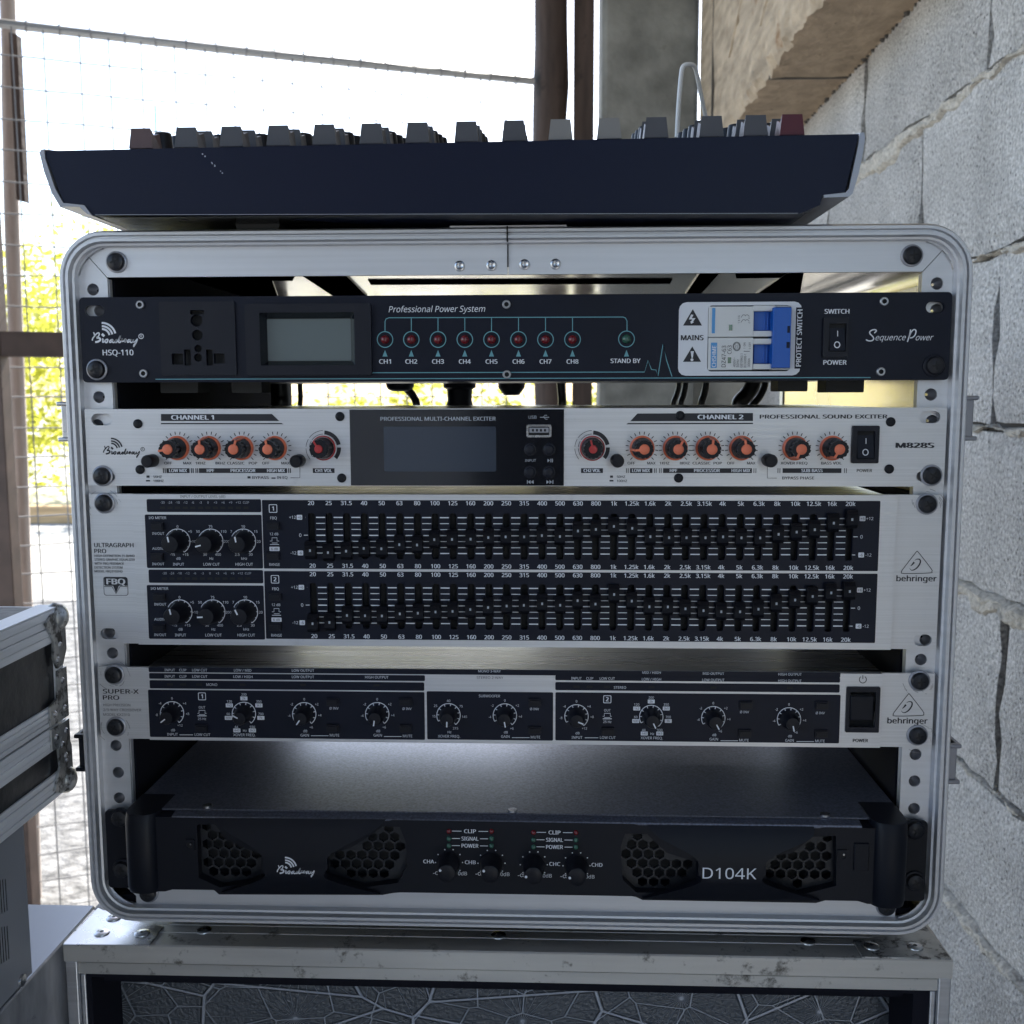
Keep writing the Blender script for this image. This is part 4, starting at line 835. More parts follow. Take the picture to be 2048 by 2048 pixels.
for (z1, z0), (st, sb_, z12, zm12) in zip(areas, zrow):
    for i, x in enumerate(sx_):
        for z in (z1 - 5.5 * mm, z0 + 6 * mm): tw(E_, names[i], x, z, 8.2 * mm, 'white_ink', yL, bold=.02)
    for k in range(7):
        z = z12 + (zm12 - z12) * k / 6; th = .00062 if k in (0, 3, 6) else .00042
        for i in range(30): E_.flat([[(sx_[i] + .0027, z - th / 2), (sx_[i + 1] - .0022, z - th / 2), (sx_[i + 1] - .0022, z + th / 2), (sx_[i] + .0027, z + th / 2)]], yL, 'white_ink')
    for z, s1, s2 in ((z12, '+12', '+6'), (zm12, '-12', '-6')):
        for sgn, x in ((-1, sx_[0]), (1, sx_[-1])):
            E_.flat([rrect(*sorted((x + sgn * .0052, x + sgn * .0084)), z - .0014, z + .0014, .0004, 2)], yL, 'white_ink'); tw(E_, s2, x + sgn * .0068, z, .0016, 'black_ink', yL - .0001); tw(E_, s1, x + sgn * .0108, z, .0017, 'white_ink', yL)
            E_.flat([[(x + sgn * .0025 - .0009, z - .0002), (x + sgn * .0035, z - .0002), (x + sgn * .0035, z + .0002), (x + sgn * .0025 - .0009, z + .0002)]], yL, 'white_ink')
    zz = (z12 + zm12) / 2
    for sgn, x in ((-1, sx_[0]), (1, sx_[-1])):
        E_.flat([[(x + sgn * .0033 - .0012, zz - .0002), (x + sgn * .0033 + .0012, zz - .0002), (x + sgn * .0033 + .0012, zz + .0002), (x + sgn * .0033 - .0012, zz + .0002)]], yL, 'white_ink'); tw(E_, '0', x + sgn * .0066, zz, .0019, 'white_ink', yL)
sqb = MB(); sqb.box(-.0036, .0036, -.0014, .0002, -.0022, .0022, 'black_plastic'); sqb.box(-.0030, .0030, -.0022, -.0014, -.0015, .0015, 'knob_dark'); qme = shared(sqb, 'square_button')
ek = MB(); ek.lathe((0, 0), [(0, .0064), (-.002, .0064), (-.0115, .0050), (-.0125, .0046), (-.0127, .002)], 32, 'knob_dark'); ek.box(-.0004, .0004, -.01285, -.0122, .0014, .0046, 'white_ink')
ek.add([(-.0004, -.0119, .0050), (.0004, -.0119, .0050), (.0004, -.003, .0064), (-.0004, -.003, .0064)], [(0, 1, 2, 3), (3, 2, 1, 0)], 'grey_ink'); ekm = shared(ek, 'knob')
DV = [0, 141.6]
for r_, dv in enumerate(DV):
    dx = r_ * 4
    E_.text('1' if r_ == 0 else '2', 546 + dx, 1017 + dv, 8, 'white_ink', yL, bold=.03)
    p = q(546 + dx, 1017 + dv, yL); E_.flat([rrect(p.x - .0024, p.x + .0024, p.z - .0024, p.z + .0024, .0006, 3), rrect(p.x - .0020, p.x + .0020, p.z - .0020, p.z + .0020, .0004, 3)], yL, 'white_ink')
    E_.text('FBQ', 547 + dx, 1036 + dv, 5.4, 'white_ink', yL, 13); E_.text('12 dB', 548 + dx, 1068 + dv, 5, 'white_ink', yL, 17); E_.text('RANGE', 549 + dx, 1129 + dv, 5.4, 'white_ink', yL, 21)
    E_.pline([(540 + dx, 1082 + dv), (544 + dx, 1082 + dv), (544 + dx, 1075.5 + dv), (554 + dx, 1075.5 + dv), (554 + dx, 1082 + dv), (558 + dx, 1082 + dv)], 1, yL, 'white_ink'); E_.pline([(540 + dx, 1089 + dv), (558 + dx, 1089 + dv)], 1.2, yL, 'white_ink'); E_.pline([(544 + dx, 1086 + dv), (555 + dx, 1086 + dv)], 1, yL, 'white_ink')
    E_.prect(539 + dx, 559 + dx, 1093.5 + dv, 1102 + dv, yL, 'white_ink', .0004); E_.text('6 dB', 549 + dx, 1097.8 + dv, 4.4, 'black_ink', yL - .0001, 13)
    for v in (1051.5, 1112): inst(qme, 'square_button', eq, q(547 + dx, v + dv, yF - .0003))
    y0 = yF - .0001                                 # meter strip and input section: black print on the silver face
    B_.prect(294 + dx, 522 + dx, 998.5 + dv, 1024 + dv, y0, 'black_panel', .0008); B_.prect(294 + dx, 523 + dx, 1029.5 + dv, 1136 + dv, y0, 'black_panel', .0008)
    for t, u in zip('-30 -24 -18 -12 -6 -3 0 +3 +6 +9 +12 CLIP'.split(), (325, 340, 355, 370.7, 385.5, 401, 416, 430.8, 446, 461, 476.6, 492)):
        E_.text(t, u + dx, 1005 + dv, 4.4, 'grey_ink', yL); B_.prect(u - 5 + dx, u + 5 + dx, 1013 + dv, 1018 + dv, y0 - .0001, 'void')
    if r_ == 0: B_.text('INPUT / OUTPUT LEVEL (dB)', 405.4, 993, 5, 'black_ink', y0, 90)
    E_.text('I/O METER', 315 + dx, 1035.5 + dv, 5, 'white_ink', yL, 35)
    for t, v in (('IN/OUT', 1067), ('AUDIO', 1097), ('IN/OUT', 1128)): E_.text(t, 316.5 + dx, v + dv, 5, 'white_ink', yL, 24)
    for v in (1052, 1113.5): inst(qme, 'square_button', eq, q(315.6 + dx, v + dv, yF - .0002))
    for (u, ang, labs, unit, nm) in ((355, -12, (('-15', -10, 26), ('0', 0, -30), ('+5', 25, -20), ('+10', 31, 0), ('+15', 16, 26)), 'dB', 'INPUT'), (421, (-105, -93)[r_], (('30', -11, 26), ('50', -25, -20), ('75', 0, -30), ('110', 26, -20), ('200', 32, 0), ('400', 15, 26)), 'Hz', 'LOW CUT'), (486.4, (-10, -25)[r_], (('2.5', -12, 26), ('7', -24, -20), ('10', 0, -30), ('15', 25, -20), ('20', 31, 0), ('30', 15, 26)), 'kHz', 'HIGH CUT')):
        num_arc(E_, u + dx, 1083 + dv, 25, yL, 'white_ink', -65, 148, 1.5, 8); inst(ekm, 'knob', eq, q(u + dx, 1083 + dv, yF - .0002), R(ang))
        for t, a, c in labs: E_.text(t, u + a + dx, 1083 + c + dv, 5, 'white_ink', yL)
        E_.text(unit, u + 2 + dx, 1117 + dv, 5, 'white_ink', yL); E_.text(nm, u + 2 + dx, 1128.5 + dv, 5.4, 'white_ink', yL)
yA = yEar - .00012
EL.text('ULTRAGRAPH', 188, 1090, 8.4, 'black_ink', yA, 79, 'l', .02); EL.text('PRO', 188.5, 1102, 8.4, 'black_ink', yA, 24, 'l', .02)
for t, v, w in (('HIGH-DEFINITION 31-BAND', 1111.5, 80), ('STEREO GRAPHIC EQUALIZER', 1119, 81), ('WITH FBQ FEEDBACK', 1127, 59), ('DETECTION SYSTEM', 1134.7, 56), ('MODEL FBQ3102HD', 1142.5, 56)): EL.text(t, 189, v, 4.6, 'black_ink', yA, w, 'l', .018)
a = q(208, 1191, yA); c = q(255, 1154, yA); EL.flat([rrect(a.x, c.x, a.z, c.z, .0014, 4), rrect(a.x + .0003, c.x - .0003, a.z + .0003, c.z - .0003, .0012, 4)], yA, 'black_ink')
EL.prect(208.7, 254.5, 1155, 1171.5, yA - .00003, 'black_ink', .0008); EL.text('FBQ', 231.5, 1163, 11, 'alu_face', yA - .0001, 38, bold=.035)
EL.pline([(208.5, 1173), (224, 1173), (232, 1187.5), (240, 1173), (254.5, 1173)], 1.3, yA - .00004, 'black_ink'); EL.flat([xz([(232, 1186), (238, 1171), (226, 1171)], yA - .00005)], yA - .00005, 'black_ink')
logo_triangle(ER, 1834, 1103, .0569, yA, 'black_ink'); ER.text('behringer', 1833, 1157, 11, 'black_ink', yA, 81, bold=.022)
E_.build('white_lettering', eq); B_.build('black_lettering', eq); EL.build('ear_lettering', eq); ER.build('ear_lettering', eq); scuffs(eq, ((205, 1007), (1857, 1009)), yA)

# ------------------------------------------------------------------ crossover (fourth unit)
xo = thing('crossover', 'silver one-height crossover with white pointer knobs and a square power button, fourth unit from top', 'crossover', (0, .1, -.194))
z1, z0 = -.1502, -.1934; yC = -.004
fl, fr = q(296, 1400, yC).x, q(1763, 1420, yC).x
for x0, x1 in ((-HX, fl - .0003), (fr + .0003, HX)):
    b = MB(); b.plate([[(x0, z0), (x1, z0), (x1, z1), (x0, z1)]], yEar, 0, 'alu_face'); b.build('ear', xo, bevel=.0003)
for u, v in ((225, 1351.7), (228.7, 1456), (1842, 1364), (1837.7, 1473.4)): rack_screw(xo, u, v, yEar)
b = MB(); b.plate([[(fl, z0), (fr, z0), (fr, z1), (fl, z1)], pr_loop(1691, 1758, 1375, 1462, yC, .0005)], yC, 0, 'alu_face'); b.build('front_panel', xo, bevel=.0003)
b = MB(); b.box(-.2135, .2135, .0006, .150, z0 + .001, z1 - .0006, 'steel_top'); b.build('chassis', xo, bevel=.0008)
C_ = MB(); K_ = MB(); EL = MB(); ER = MB(); y0 = yC - .0001; yL = yC - .00025
def band(u0, v0, u1, v1, vb0, vb1, y=y0):          # black print between two heights given at both ends
    a = q(u0, vb0, y); c = q(u1, vb1, y); zt_ = (q(u0, v0, y).z + q(u1, v1, y).z) / 2; zb_ = (a.z + c.z) / 2; K_.flat([rrect(a.x, c.x, zb_, zt_, .0007, 3)], y, 'black_panel')
band(297.5, 1334, 1680.6, 1344.6, 1345, 1354.7); band(298.6, 1347, 850, 1349.5, 1358.6, 1361); band(1110.6, 1350.8, 1680, 1354.5, 1361, 1364.5)
band(299.7, 1361, 848.6, 1364, 1378, 1380.5); band(1110.6, 1364, 1679, 1369, 1379, 1386.5); band(300, 1380.5, 850, 1383, 1475, 1478.5); band(854.5, 1383, 1106, 1384, 1479, 1481); band(1110.6, 1384, 1678, 1390, 1481, 1486.5)
w_ = lambda t, u, v, h=5, m='white_ink', **k: C_.text(t, u, v, h, m, yL, **k)
for t, u in (('INPUT', 339.5), ('CLIP', 365.6), ('LOW CUT', 399.3), ('LOW / MID', 485.2), ('LOW OUTPUT', 606)): w_(t, u, 1340 + (u - 340) * .004)
for t, u, v in (('MONO 3-WAY', 979, 1342.3), ('MID / HIGH', 1303, 1345), ('MID OUTPUT', 1427, 1347), ('HIGH OUTPUT', 1580, 1348.6), ('INPUT', 339.5, 1352.8), ('CLIP', 366, 1353), ('LOW CUT', 399.6, 1353), ('LOW / HIGH', 486, 1353.5), ('LOW OUTPUT', 606, 1353.8), ('HIGH OUTPUT', 753.5, 1354.5), ('INPUT', 1153, 1356.7), ('CLIP', 1179.5, 1356.8), ('LOW CUT', 1214.6, 1357), ('LOW / HIGH', 1303, 1358.4), ('LOW OUTPUT', 1426.6, 1360), ('HIGH OUTPUT', 1579.7, 1361.7), ('MONO', 423.6, 1369.3), ('STEREO', 1240, 1375), ('SUBWOOFER', 979, 1392)): w_(t, u, v)
K_.text('STEREO 2-WAY', 980, 1355.3, 5, 'black_ink', y0, 53)
for u in (340, 366, 398, 485, 606, 753): K_.prect(u - 6, u + 6, 1366.5 + (u - 340) * .004, 1371 + (u - 340) * .004, yL, 'void')
for u in (1153, 1179, 1214, 1303, 1427, 1580): K_.prect(u - 6, u + 6, 1371 + (u - 1153) * .006, 1376 + (u - 1153) * .006, yL, 'void')
ck = MB(); ck.lathe((0, 0), [(0, .0052), (-.0015, .0052), (-.0085, .0040), (-.0093, .0036), (-.0095, .0015)], 28, 'knob_dark'); ck.box(-.00035, .00035, -.0097, -.0092, .0008, .0040, 'white_ink'); ckm = shared(ck, 'knob')
g8 = (('-8', -31, 3), ('-4', -24, -20), ('0', 0, -30), ('+4', 25, -20), ('+8', 31, 1), ('+12', 16, 24)); g6 = (('-4', -30, 3), ('-2', -25, -20), ('0', 0, -30), ('+2', 25, -20), ('+4', 31, 2), ('+6', 14, 26))
xf = (('60', -31, 0), ('120', -29, -25), ('200', 0, -39), ('350', 30, -25), ('700', 34, 0), ('44', -15, 26), ('930', 17, 26)); xi = (('600', -31, 8), ('1k2', -29, -17), ('2k', 0, -31), ('3k5', 30, -17), ('7k', 34, 8), ('440', -14, 33), ('9k3', 17, 33)); sf = (('15', -29, 2), ('25', -26, -19), ('40', 0, -29), ('75', 25, -18), ('145', 32, 3), ('215', 14, 26))
for u, v, ang, labs, inv, unit, nm in ((344, 1426.7, -128, g8, (), 'dB', 'INPUT'), (487.7, 1427.8, -62, xf, xi, 'Hz', 'XOVER FREQ.'), (608.4, 1428.5, -145, g6, (), 'dB', 'GAIN'), (754.4, 1428.5, -172, g6, (), 'dB', 'GAIN'), (897, 1430.6, 181, sf, (), 'Hz', 'XOVER FREQ.'), (1009.7, 1431, 170, g6, (), 'dB', 'GAIN'), (1153, 1432.8, 112, g8, (), 'dB', 'INPUT'), (1302.5, 1434, 155, xf, xi, 'Hz', 'XOVER FREQ.'), (1426.6, 1436.4, 152, g6, (), 'dB', 'GAIN'), (1578, 1438.8, 168, g6, (), 'dB', 'GAIN')):
    num_arc(C_, u, v, 23.5, yL, 'white_ink', -120, 142, 1.5, 9, 5); inst(ckm, 'knob', xo, q(u, v, yC - .0002), R(ang))
    for t, a, c in labs: w_(t, u + a, v + c, 4.6)
    for t, a, c in inv: C_.prect(u + a - 7, u + a + 7, v + c - 3.8, v + c + 3.8, yL, 'white_ink', .0003); C_.text(t, u + a, v + c, 4.4, 'black_ink', yL - .0001)
    w_(unit, u + 2, v + 33.5, 4.8); w_(nm, u + 1, v + 42, 5.2)
for u, v in ((666, 1403), (666, 1455.7), (812, 1403), (812, 1456.5), (1069.6, 1404), (1069.6, 1459.5), (403.7, 1455.7), (1216, 1461.7), (1491.5, 1409.5), (1489.5, 1466), (1643, 1410.5), (1642, 1467)): inst(qme, 'square_button', xo, q(u, v, yC - .0002))
for u, v in ((668, 1416.6), (814, 1417.5), (1069, 1418), (1489, 1424), (1640.5, 1426)): w_('Ø INV', u, v, 4.8)
for u, v in ((669, 1470.5), (815, 1472), (1071, 1474.3), (1488, 1480.5), (1640, 1482)): w_('MUTE', u, v, 5.2); C_.pline([(u - 47, v + 1), (u - 12, v + 1)], 1.2, yL, 'white_ink')
for u, v, n in ((404, 1392.7, '1'), (1214.6, 1398.6, '2')):
    w_(n, u, v, 8, bold=.03); p = q(u, v, yL); C_.flat([rrect(p.x - .0023, p.x + .0023, p.z - .0023, p.z + .0023, .0006, 3), rrect(p.x - .0019, p.x + .0019, p.z - .0019, p.z + .0019, .0004, 3)], yL, 'white_ink')
    w_('OUT', u, v + 22, 4.6); w_('25 Hz', u, v + 45, 4.6); w_('LOW CUT', u + 1, v + 76.5, 5.2)
    C_.pline([(u - 9, v + 34), (u - 6, v + 34), (u - 6, v + 28), (u + 6, v + 28), (u + 6, v + 34), (u + 9, v + 34)], 1.1, yL, 'white_ink'); C_.pline([(u - 9, v + 39), (u + 9, v + 39)], 1.6, yL, 'white_ink'); C_.pline([(u - 6, v + 36.5), (u + 6, v + 36.5)], 1, yL, 'white_ink'); C_.pline([(u - 45, v + 77), (u - 18, v + 77)], 1.2, yL, 'white_ink')
EL.text('SUPER-X', 205.5, 1382.5, 8.6, 'black_ink', yA, 72, 'l', .02); EL.text('PRO', 205.5, 1395, 8.6, 'black_ink', yA, 33, 'l', .02)
for t, v, w in (('HIGH PRECISION', 1409.7, 54), ('2/3-WAY CROSSOVER', 1419.5, 76), ('MODEL CX2310', 1429, 53)): EL.text(t, 206.5, v, 5, 'black_ink', yA, w, 'l', .015)
logo_triangle(ER, 1817.5, 1388, .0569, yA, 'black_ink'); ER.text('behringer', 1815, 1441.5, 11, 'black_ink', yA, 81, bold=.022)
K_.pline([(1725.7 + 7 * math.sin(R(a)), 1359 - 7 * math.cos(R(a))) for a in range(35, 326, 12)], 1.6, y0, 'black_ink'); K_.pline([(1725.7, 1350.5), (1725.7, 1358)], 1.6, y0, 'black_ink'); K_.text('POWER', 1721, 1481, 6.2, 'black_ink', y0, 31, bold=.04)
C_.build('white_lettering', xo); K_.build('black_lettering', xo); EL.build('ear_lettering', xo); ER.build('ear_lettering', xo); scuffs(xo, ((225, 1351.7), (228.7, 1456), (1842, 1364), (1837.7, 1473.4)), yA)
b = MB(); b.plate([pr_loop(1689.7, 1760, 1373.5, 1463.5, yC, .0006), pr_loop(1697, 1751, 1383, 1453, yC, .0005)], yC - .0012, yC + .0001, 'black_plastic'); pbox(b, 1698, 1750, 1384, 1452, .0001, .0004, 'void')
swt = b.build('power_button', xo, bevel=.0004); b = MB(); pbox(b, 1700, 1748, 1393, 1441.5, yC - .0025, .0, 'amp_black', yC - .0025); b.build('button_cap', swt, bevel=.0006)

# ------------------------------------------------------------------ power amplifier (bottom unit)
am = thing('power_amplifier', 'black power amplifier with hexagonal vents and rounded end handles, lowest unit in the rack', 'amplifier', (0, .15, -.275))
yf = -.0305; ZT = -.2285
ear_z1 = q(1000, 1632, 0).z; ear_z0 = q(1000, 1788, 0).z
b = MB(); b.plate([rrect(-HX, HX, ear_z0 + .001, ear_z1 + .001, .002, 3)], -.002, 0, 'amp_black'); b.build('mounting_plate', am)
for u, v in ((238, 1638.7), (241.6, 1741), (1832, 1662), (1832, 1766)): rack_screw(am, u, v, -.002, True)
b = MB(); b.box(-.2165, .2205, -.0012, .36, ear_z0 + .002, ZT - .0004, 'amp_black'); b.build('chassis', am, bevel=.0008)
b = MB(); b.box(-.2175, .2215, -.0230, .37, ZT, ZT + .0012, 'amp_lid'); b.add([(-.19, -.0236, ZT + .0008), (.195, -.0236, ZT + .0008), (.195, -.0304, ZT - .0002), (-.19, -.0304, ZT - .0002), (-.19, -.0236, ZT - .003), (.195, -.0236, ZT - .003), (.195, -.0300, ZT - .004), (-.19, -.0300, ZT - .004)], [(0, 3, 2, 1), (4, 5, 6, 7), (3, 7, 6, 2), (0, 1, 5, 4)], 'amp_lid'); b.build('lid', am, bevel=.0006)
ls = MB(); ls.tube([(0, 0, 0), (0, 0, .0012)], .0027, 'steel', 16); lsm = shared(ls, 'lid_screw')
for u, v in ((415, 1614), (1025, 1622.5), (1650, 1631.5)): p = qz(u, v, ZT + .0013); inst(lsm, 'lid_screw', am, p)
a1 = lambda u, v: (180 + u * .3623, 1480 + v * .3623); a2 = lambda u, v: (800 + u * .5694, 1560 + v * .5694)
vents = [[a1(*p) for p in ((590, 468), (690, 465), (750, 548), (945, 635), (945, 755), (890, 785), (720, 815), (600, 760))], [a1(*p) for p in ((1305, 635), (1440, 595), (1520, 545), (1620, 475), (1710, 480), (1745, 570), (1750, 690), (1700, 790), (1500, 815), (1305, 762))],
         [a2(*p) for p in ((790, 188), (868, 190), (935, 255), (1045, 290), (1045, 367), (960, 398), (830, 395), (782, 350), (775, 235))], [a2(*p) for p in ((1285, 270), (1375, 258), (1450, 200), (1532, 196), (1532, 372), (1400, 405), (1285, 362))]]
outl = [(300, 1634), (470, 1637), (778, 1642), (784, 1640), (1268, 1648), (1278, 1651), (1640, 1657), (1650, 1655), (1760, 1657), (1760, 1808), (1735, 1808), (1715, 1802), (1650, 1801), (1632, 1806), (1285, 1800), (1272, 1794), (1250, 1790), (800, 1785), (786, 1786), (765, 1790), (438, 1789), (428, 1780), (345, 1779), (330, 1783), (300, 1783)]
b = MB(); L_ = list(reversed(xz(outl, yf))); VL = [xz(v_, yf) for v_ in vents]
b.plate([L_] + VL, yf, -.0025, 'amp_black', False); b.build('front_panel', am, smooth_deg=30, bevel=.0006)
for vl in VL:                                        # hexagonal vent grilles set back in the openings
    x0 = min(p[0] for p in vl); x1 = max(p[0] for p in vl); zz0 = min(p[1] for p in vl); zz1 = max(p[1] for p in vl); hx = []
    def inside(x, z):
        c = False; n = len(vl)
        for i in range(n):
            (xa, za), (xb, zb_) = vl[i], vl[i - 1]
            if (za > z) != (zb_ > z) and x < (xb - xa) * (z - za) / (zb_ - za) + xa: c = not c
        return c
    pt_ = .0063; r_ = .0030; row = 0; z = zz1 - .0036
    while z > zz0 + .003:
        x = x0 + .0035 + (row % 2) * pt_ / 2
        while x < x1 - .002:
            h = [(x + r_ * math.cos(R(30 + 60 * i)), z + r_ * math.sin(R(30 + 60 * i))) for i in range(6)]
            if all(inside(*p) for p in h): hx.append(h)
            x += pt_
        z -= pt_ * .866; row += 1
    b = MB(); b.plate([vl] + hx, yf + .006, yf + .0075, 'black_metal', False); b.flat([vl], yf + .016, 'void'); b.build('vent_grille', am)
def bridge(rows_px, name):
    b = MB(); rows = []; n = 14
    for (ul, ur, v, dy) in rows_px:
        rows.append([tuple(q(ul + (ur - ul) * i / n, v + (ur - ul) * i / n * .0085, yf - .0004 - dy)) for i in range(n + 1)])
    S = []
    for k in range(len(rows) - 1):
        for s_ in range(4):
            t = s_ / 4; t2 = t
            g_ = lambda j: rows[max(0, min(len(rows) - 1, j))]
            S.append([tuple(.5 * (2 * Vector(g_(k)[i]) + (Vector(g_(k + 1)[i]) - Vector(g_(k - 1)[i])) * t + (2 * Vector(g_(k - 1)[i]) - 5 * Vector(g_(k)[i]) + 4 * Vector(g_(k + 1)[i]) - Vector(g_(k + 2)[i])) * t * t + (3 * Vector(g_(k)[i]) - Vector(g_(k - 1)[i]) - 3 * Vector(g_(k + 1)[i]) + Vector(g_(k + 2)[i])) * t ** 3)) for i in range(n + 1)])
    S.append(rows[-1]); S.reverse(); b.grid(S, 'amp_black')
    for side in (0, -1): e = [r[side] for r in S]; b.grid([e, [(p[0], yf, p[2]) for p in e]], 'amp_black', side == 0)
    b.grid([S[0], [(p[0], yf, p[2]) for p in S[0]]], 'amp_black', True); b.grid([S[-1], [(p[0], yf, p[2]) for p in S[-1]]], 'amp_black')
    b.build(name, am, smooth_deg=60)
bridge([(430, 772, 1636, 0), (452, 742, 1662, .003), (520, 662, 1706, .006), (524, 655, 1735, .0065), (524, 655, 1758, .006), (441, 760, 1786, .002)], 'front_bridge')
bridge([(1294, 1628, 1651, 0), (1320, 1620, 1676, .003), (1390, 1540, 1716, .006), (1396, 1532, 1745, .0065), (1396, 1532, 1768, .006), (1285, 1640, 1798, .002)], 'front_bridge')
for u0, u1, v0, v1 in ((250, 318, 1626, 1782), (1744, 1817, 1644, 1811)):
    b = MB(); xa, xb = q(u0, 1700, -.03).x, q(u1, 1700, -.03).x; za, zb_ = q(u0, v1, -.03).z, q(u0, v0, -.03).z; n = 24; rows = []
    for i in range(n + 1):
        t = math.pi * i / n; x = (xa + xb) / 2 - (xb - xa) / 2 * math.cos(t); y = -.002 - .0312 * math.sin(t) ** .2 if 0 < i < n else -.002
        rows.append([(x, y, za), (x, y - (.0 if i in (0, n) else .002), za + .004), (x, y - (.0 if i in (0, n) else .002), zb_ - .004), (x, y, zb_)])
    b.grid(rows, 'amp_black', True); b.add([r[0] for r in rows], [tuple(range(n + 1))], 'amp_black'); b.add([r[-1] for r in rows], [tuple(reversed(range(n + 1)))], 'amp_black')
    b.build('end_handle', am, smooth_deg=50)
A_ = MB(); yL = yf - .00015
AB = MB(); AM = MB(); logo_script(AB, 547.4, 1707, .051, yL - .0068, 'white_ink', False); AM.text('D104K', 1459, 1747, 21.5, 'white_ink', yL - .0068, 108, bold=.008); AB.build('brand_lettering', am); AM.build('model_lettering', am)
for u, v, k in ((940, 1662.5, 0), (1109, 1665, 1)):
    if k: A_.build('channel_lettering', am); A_ = MB()
    for t, dv, w, d0 in (('CLIP', 0, 24, 17), ('SIGNAL', 14.8, 34, 20), ('POWER', 29, 34, 20)):
        A_.text(t, u, v + dv, 7.4, 'white_ink', yL, w, bold=.02); A_.pline([(u - 36, v + dv - .4), (u - d0, v + dv - .2)], 1.4, yL, 'white_ink'); A_.pline([(u + d0, v + dv + .2), (u + 36, v + dv + .4)], 1.4, yL, 'white_ink')
        for uu in (u - 42, u + 43): led(am, uu, v + dv, yL, .0015, 'led_red' if t == 'CLIP' else 'led_green', 12)
ak = MB(); ak.lathe((0, 0), [(0, .0062), (-.002, .0062), (-.012, .0052), (-.0135, .0049), (-.0140, .0040), (-.0141, .001)], 30, 'knob_dark'); ak.lathe((0, .0040), [(-.0139, .0008), (-.01425, .0007)], 10, 'white_ink'); akm = shared(ak, 'knob')
for (u, v), ang in zip(((898, 1725), (983, 1726.5), (1067.6, 1729.5), (1153, 1731.5)), (-60, -58, -95, -95)):
    inst(akm, 'knob', am, q(u, v, yf), R(ang))
    for i in range(8): t = R(-126 + 36 * i); p = q(u + 27 * math.sin(t), v - 27 * math.cos(t), yL); A_.flat([circ(p.x, p.z, .00038, 8)], yL, 'white_ink')
    A_.text('-α', u - 26, v + 21, 7, 'white_ink', yL, 12); A_.text('0dB', u + 27, v + 22, 7, 'white_ink', yL, 18)
for t, u, v in (('CHA', 857.5, 1723), ('CHB', 940.6, 1724.6), ('CHC', 1109.5, 1728), ('CHD', 1194, 1729.7)): A_.text(t, u, v, 7.2, 'white_ink', yL, 22, bold=.018)
A_.build('channel_lettering', am); A_ = MB(); A_.pline([(1734, 1710), (1734, 1716)], 1.2, yL, 'white_ink'); p = q(1731, 1732, yL); A_.flat([circ(p.x, p.z, .0014, 16), circ(p.x, p.z, .0011, 16)], yL, 'white_ink')
A_.build('switch_mark', am)
for u, v in ((380, 1690), (1685, 1711)):
    b = MB(); p = q(u, v, yf); b.plate([rrect(p.x - .003, p.x + .003, p.z - .0036, p.z + .0036, .001, 3), circ(p.x, p.z, .0018, 16)], yf - .0008, yf + .001, 'amp_black'); b.flat([circ(p.x, p.z, .0018, 16)], yf - .0003, 'void'); b.lathe((p.x + .0006, p.z + .0008), [(yf - .0004, .0007), (yf - .0009, .0004)], 8, 'steel'); b.build('jack_socket', am)
b = MB(); pbox(b, 1706, 1738, 1686, 1740, yf - .0012, yf + .001, 'amp_black', yf); b.build('power_switch', am, bevel=.0005)

# ------------------------------------------------------------------ cables behind the units, seen in the gaps
def cable(name, label, pts, r, cat='cable', m='cable', group=None):
    b = MB(); b.tube(smooth(pts, 8), r, m, 10); return tag(b.build(name, origin=pts[0], smooth_deg=60), label, cat, group)
def hang(u, v, u2, v2, y): return [q(u, v - 40, y), q(u, v, y), q((u + u2) / 2 + 1, (v + v2) / 2, y), q(u2, v2, y), q(u2 - 3, v2 + 60, y + .01)]
cable('power_cable', 'thick black cable hanging at the left side of the gap', hang(560, 770, 562, 815, .27), .0085)
cable('power_cable', 'thin black cable beside the thick left one', hang(600, 770, 600, 815, .3), .0022)
cable('power_cable', 'black cable curving down from a round plug', [q(800, 760, .28), q(812, 776, .28), q(826, 792, .28), q(834, 815, .28), q(836, 880, .29)], .0033)
cable('signal_cable', 'black cable in the gap in front of the narrow brown board', hang(1122, 770, 1124, 815, .27), .0036)
cable('signal_cable', 'first slanting black cable in front of the concrete pillar', hang(1358, 768, 1346, 812, .26), .0022)
cable('signal_cable', 'second slanting black cable in front of the concrete pillar', hang(1371, 768, 1361, 812, .27), .0026)
cable('signal_cable', 'third slanting black cable in front of the concrete pillar', hang(1412, 768, 1402, 812, .26), .0030)
cable('power_cable', 'thick glossy black cable slanting at the right end of the gap', hang(1506, 768, 1477, 812, .24), .0062)
cable('signal_cable', 'thin black cable curving behind the thick slanting one', [q(1530, 760, .25), q(1528, 775, .25), q(1518, 795, .25), q(1502, 815, .25), q(1480, 860, .26)], .0030)
def plug(label, prof, u, y, m='black_plastic'):
    b = MB(); c = q(u, 762, y); b.tube([(c.x, y, q(u, v, y).z) for v, r in prof], [r for v, r in prof], m, 18); tag(b.build('mains_plug', origin=(c.x, y, c.z), smooth_deg=40), label, 'plug')
plug('round black mains plug under the top unit, cable at its right', ((755, .012), (773, .0115), (779, .010), (783, .0055)), 800, .27)
plug('tall black mains plug with straight cable, middle of the gap', ((755, .0135), (775, .0135), (779, .0105), (800, .0100), (812, .0112), (880, .011)), 919, .27)
plug('short tapered black mains plug, right of the tall plug', ((755, .0115), (775, .0110), (790, .0065), (790.5, .003)), 1023, .27)

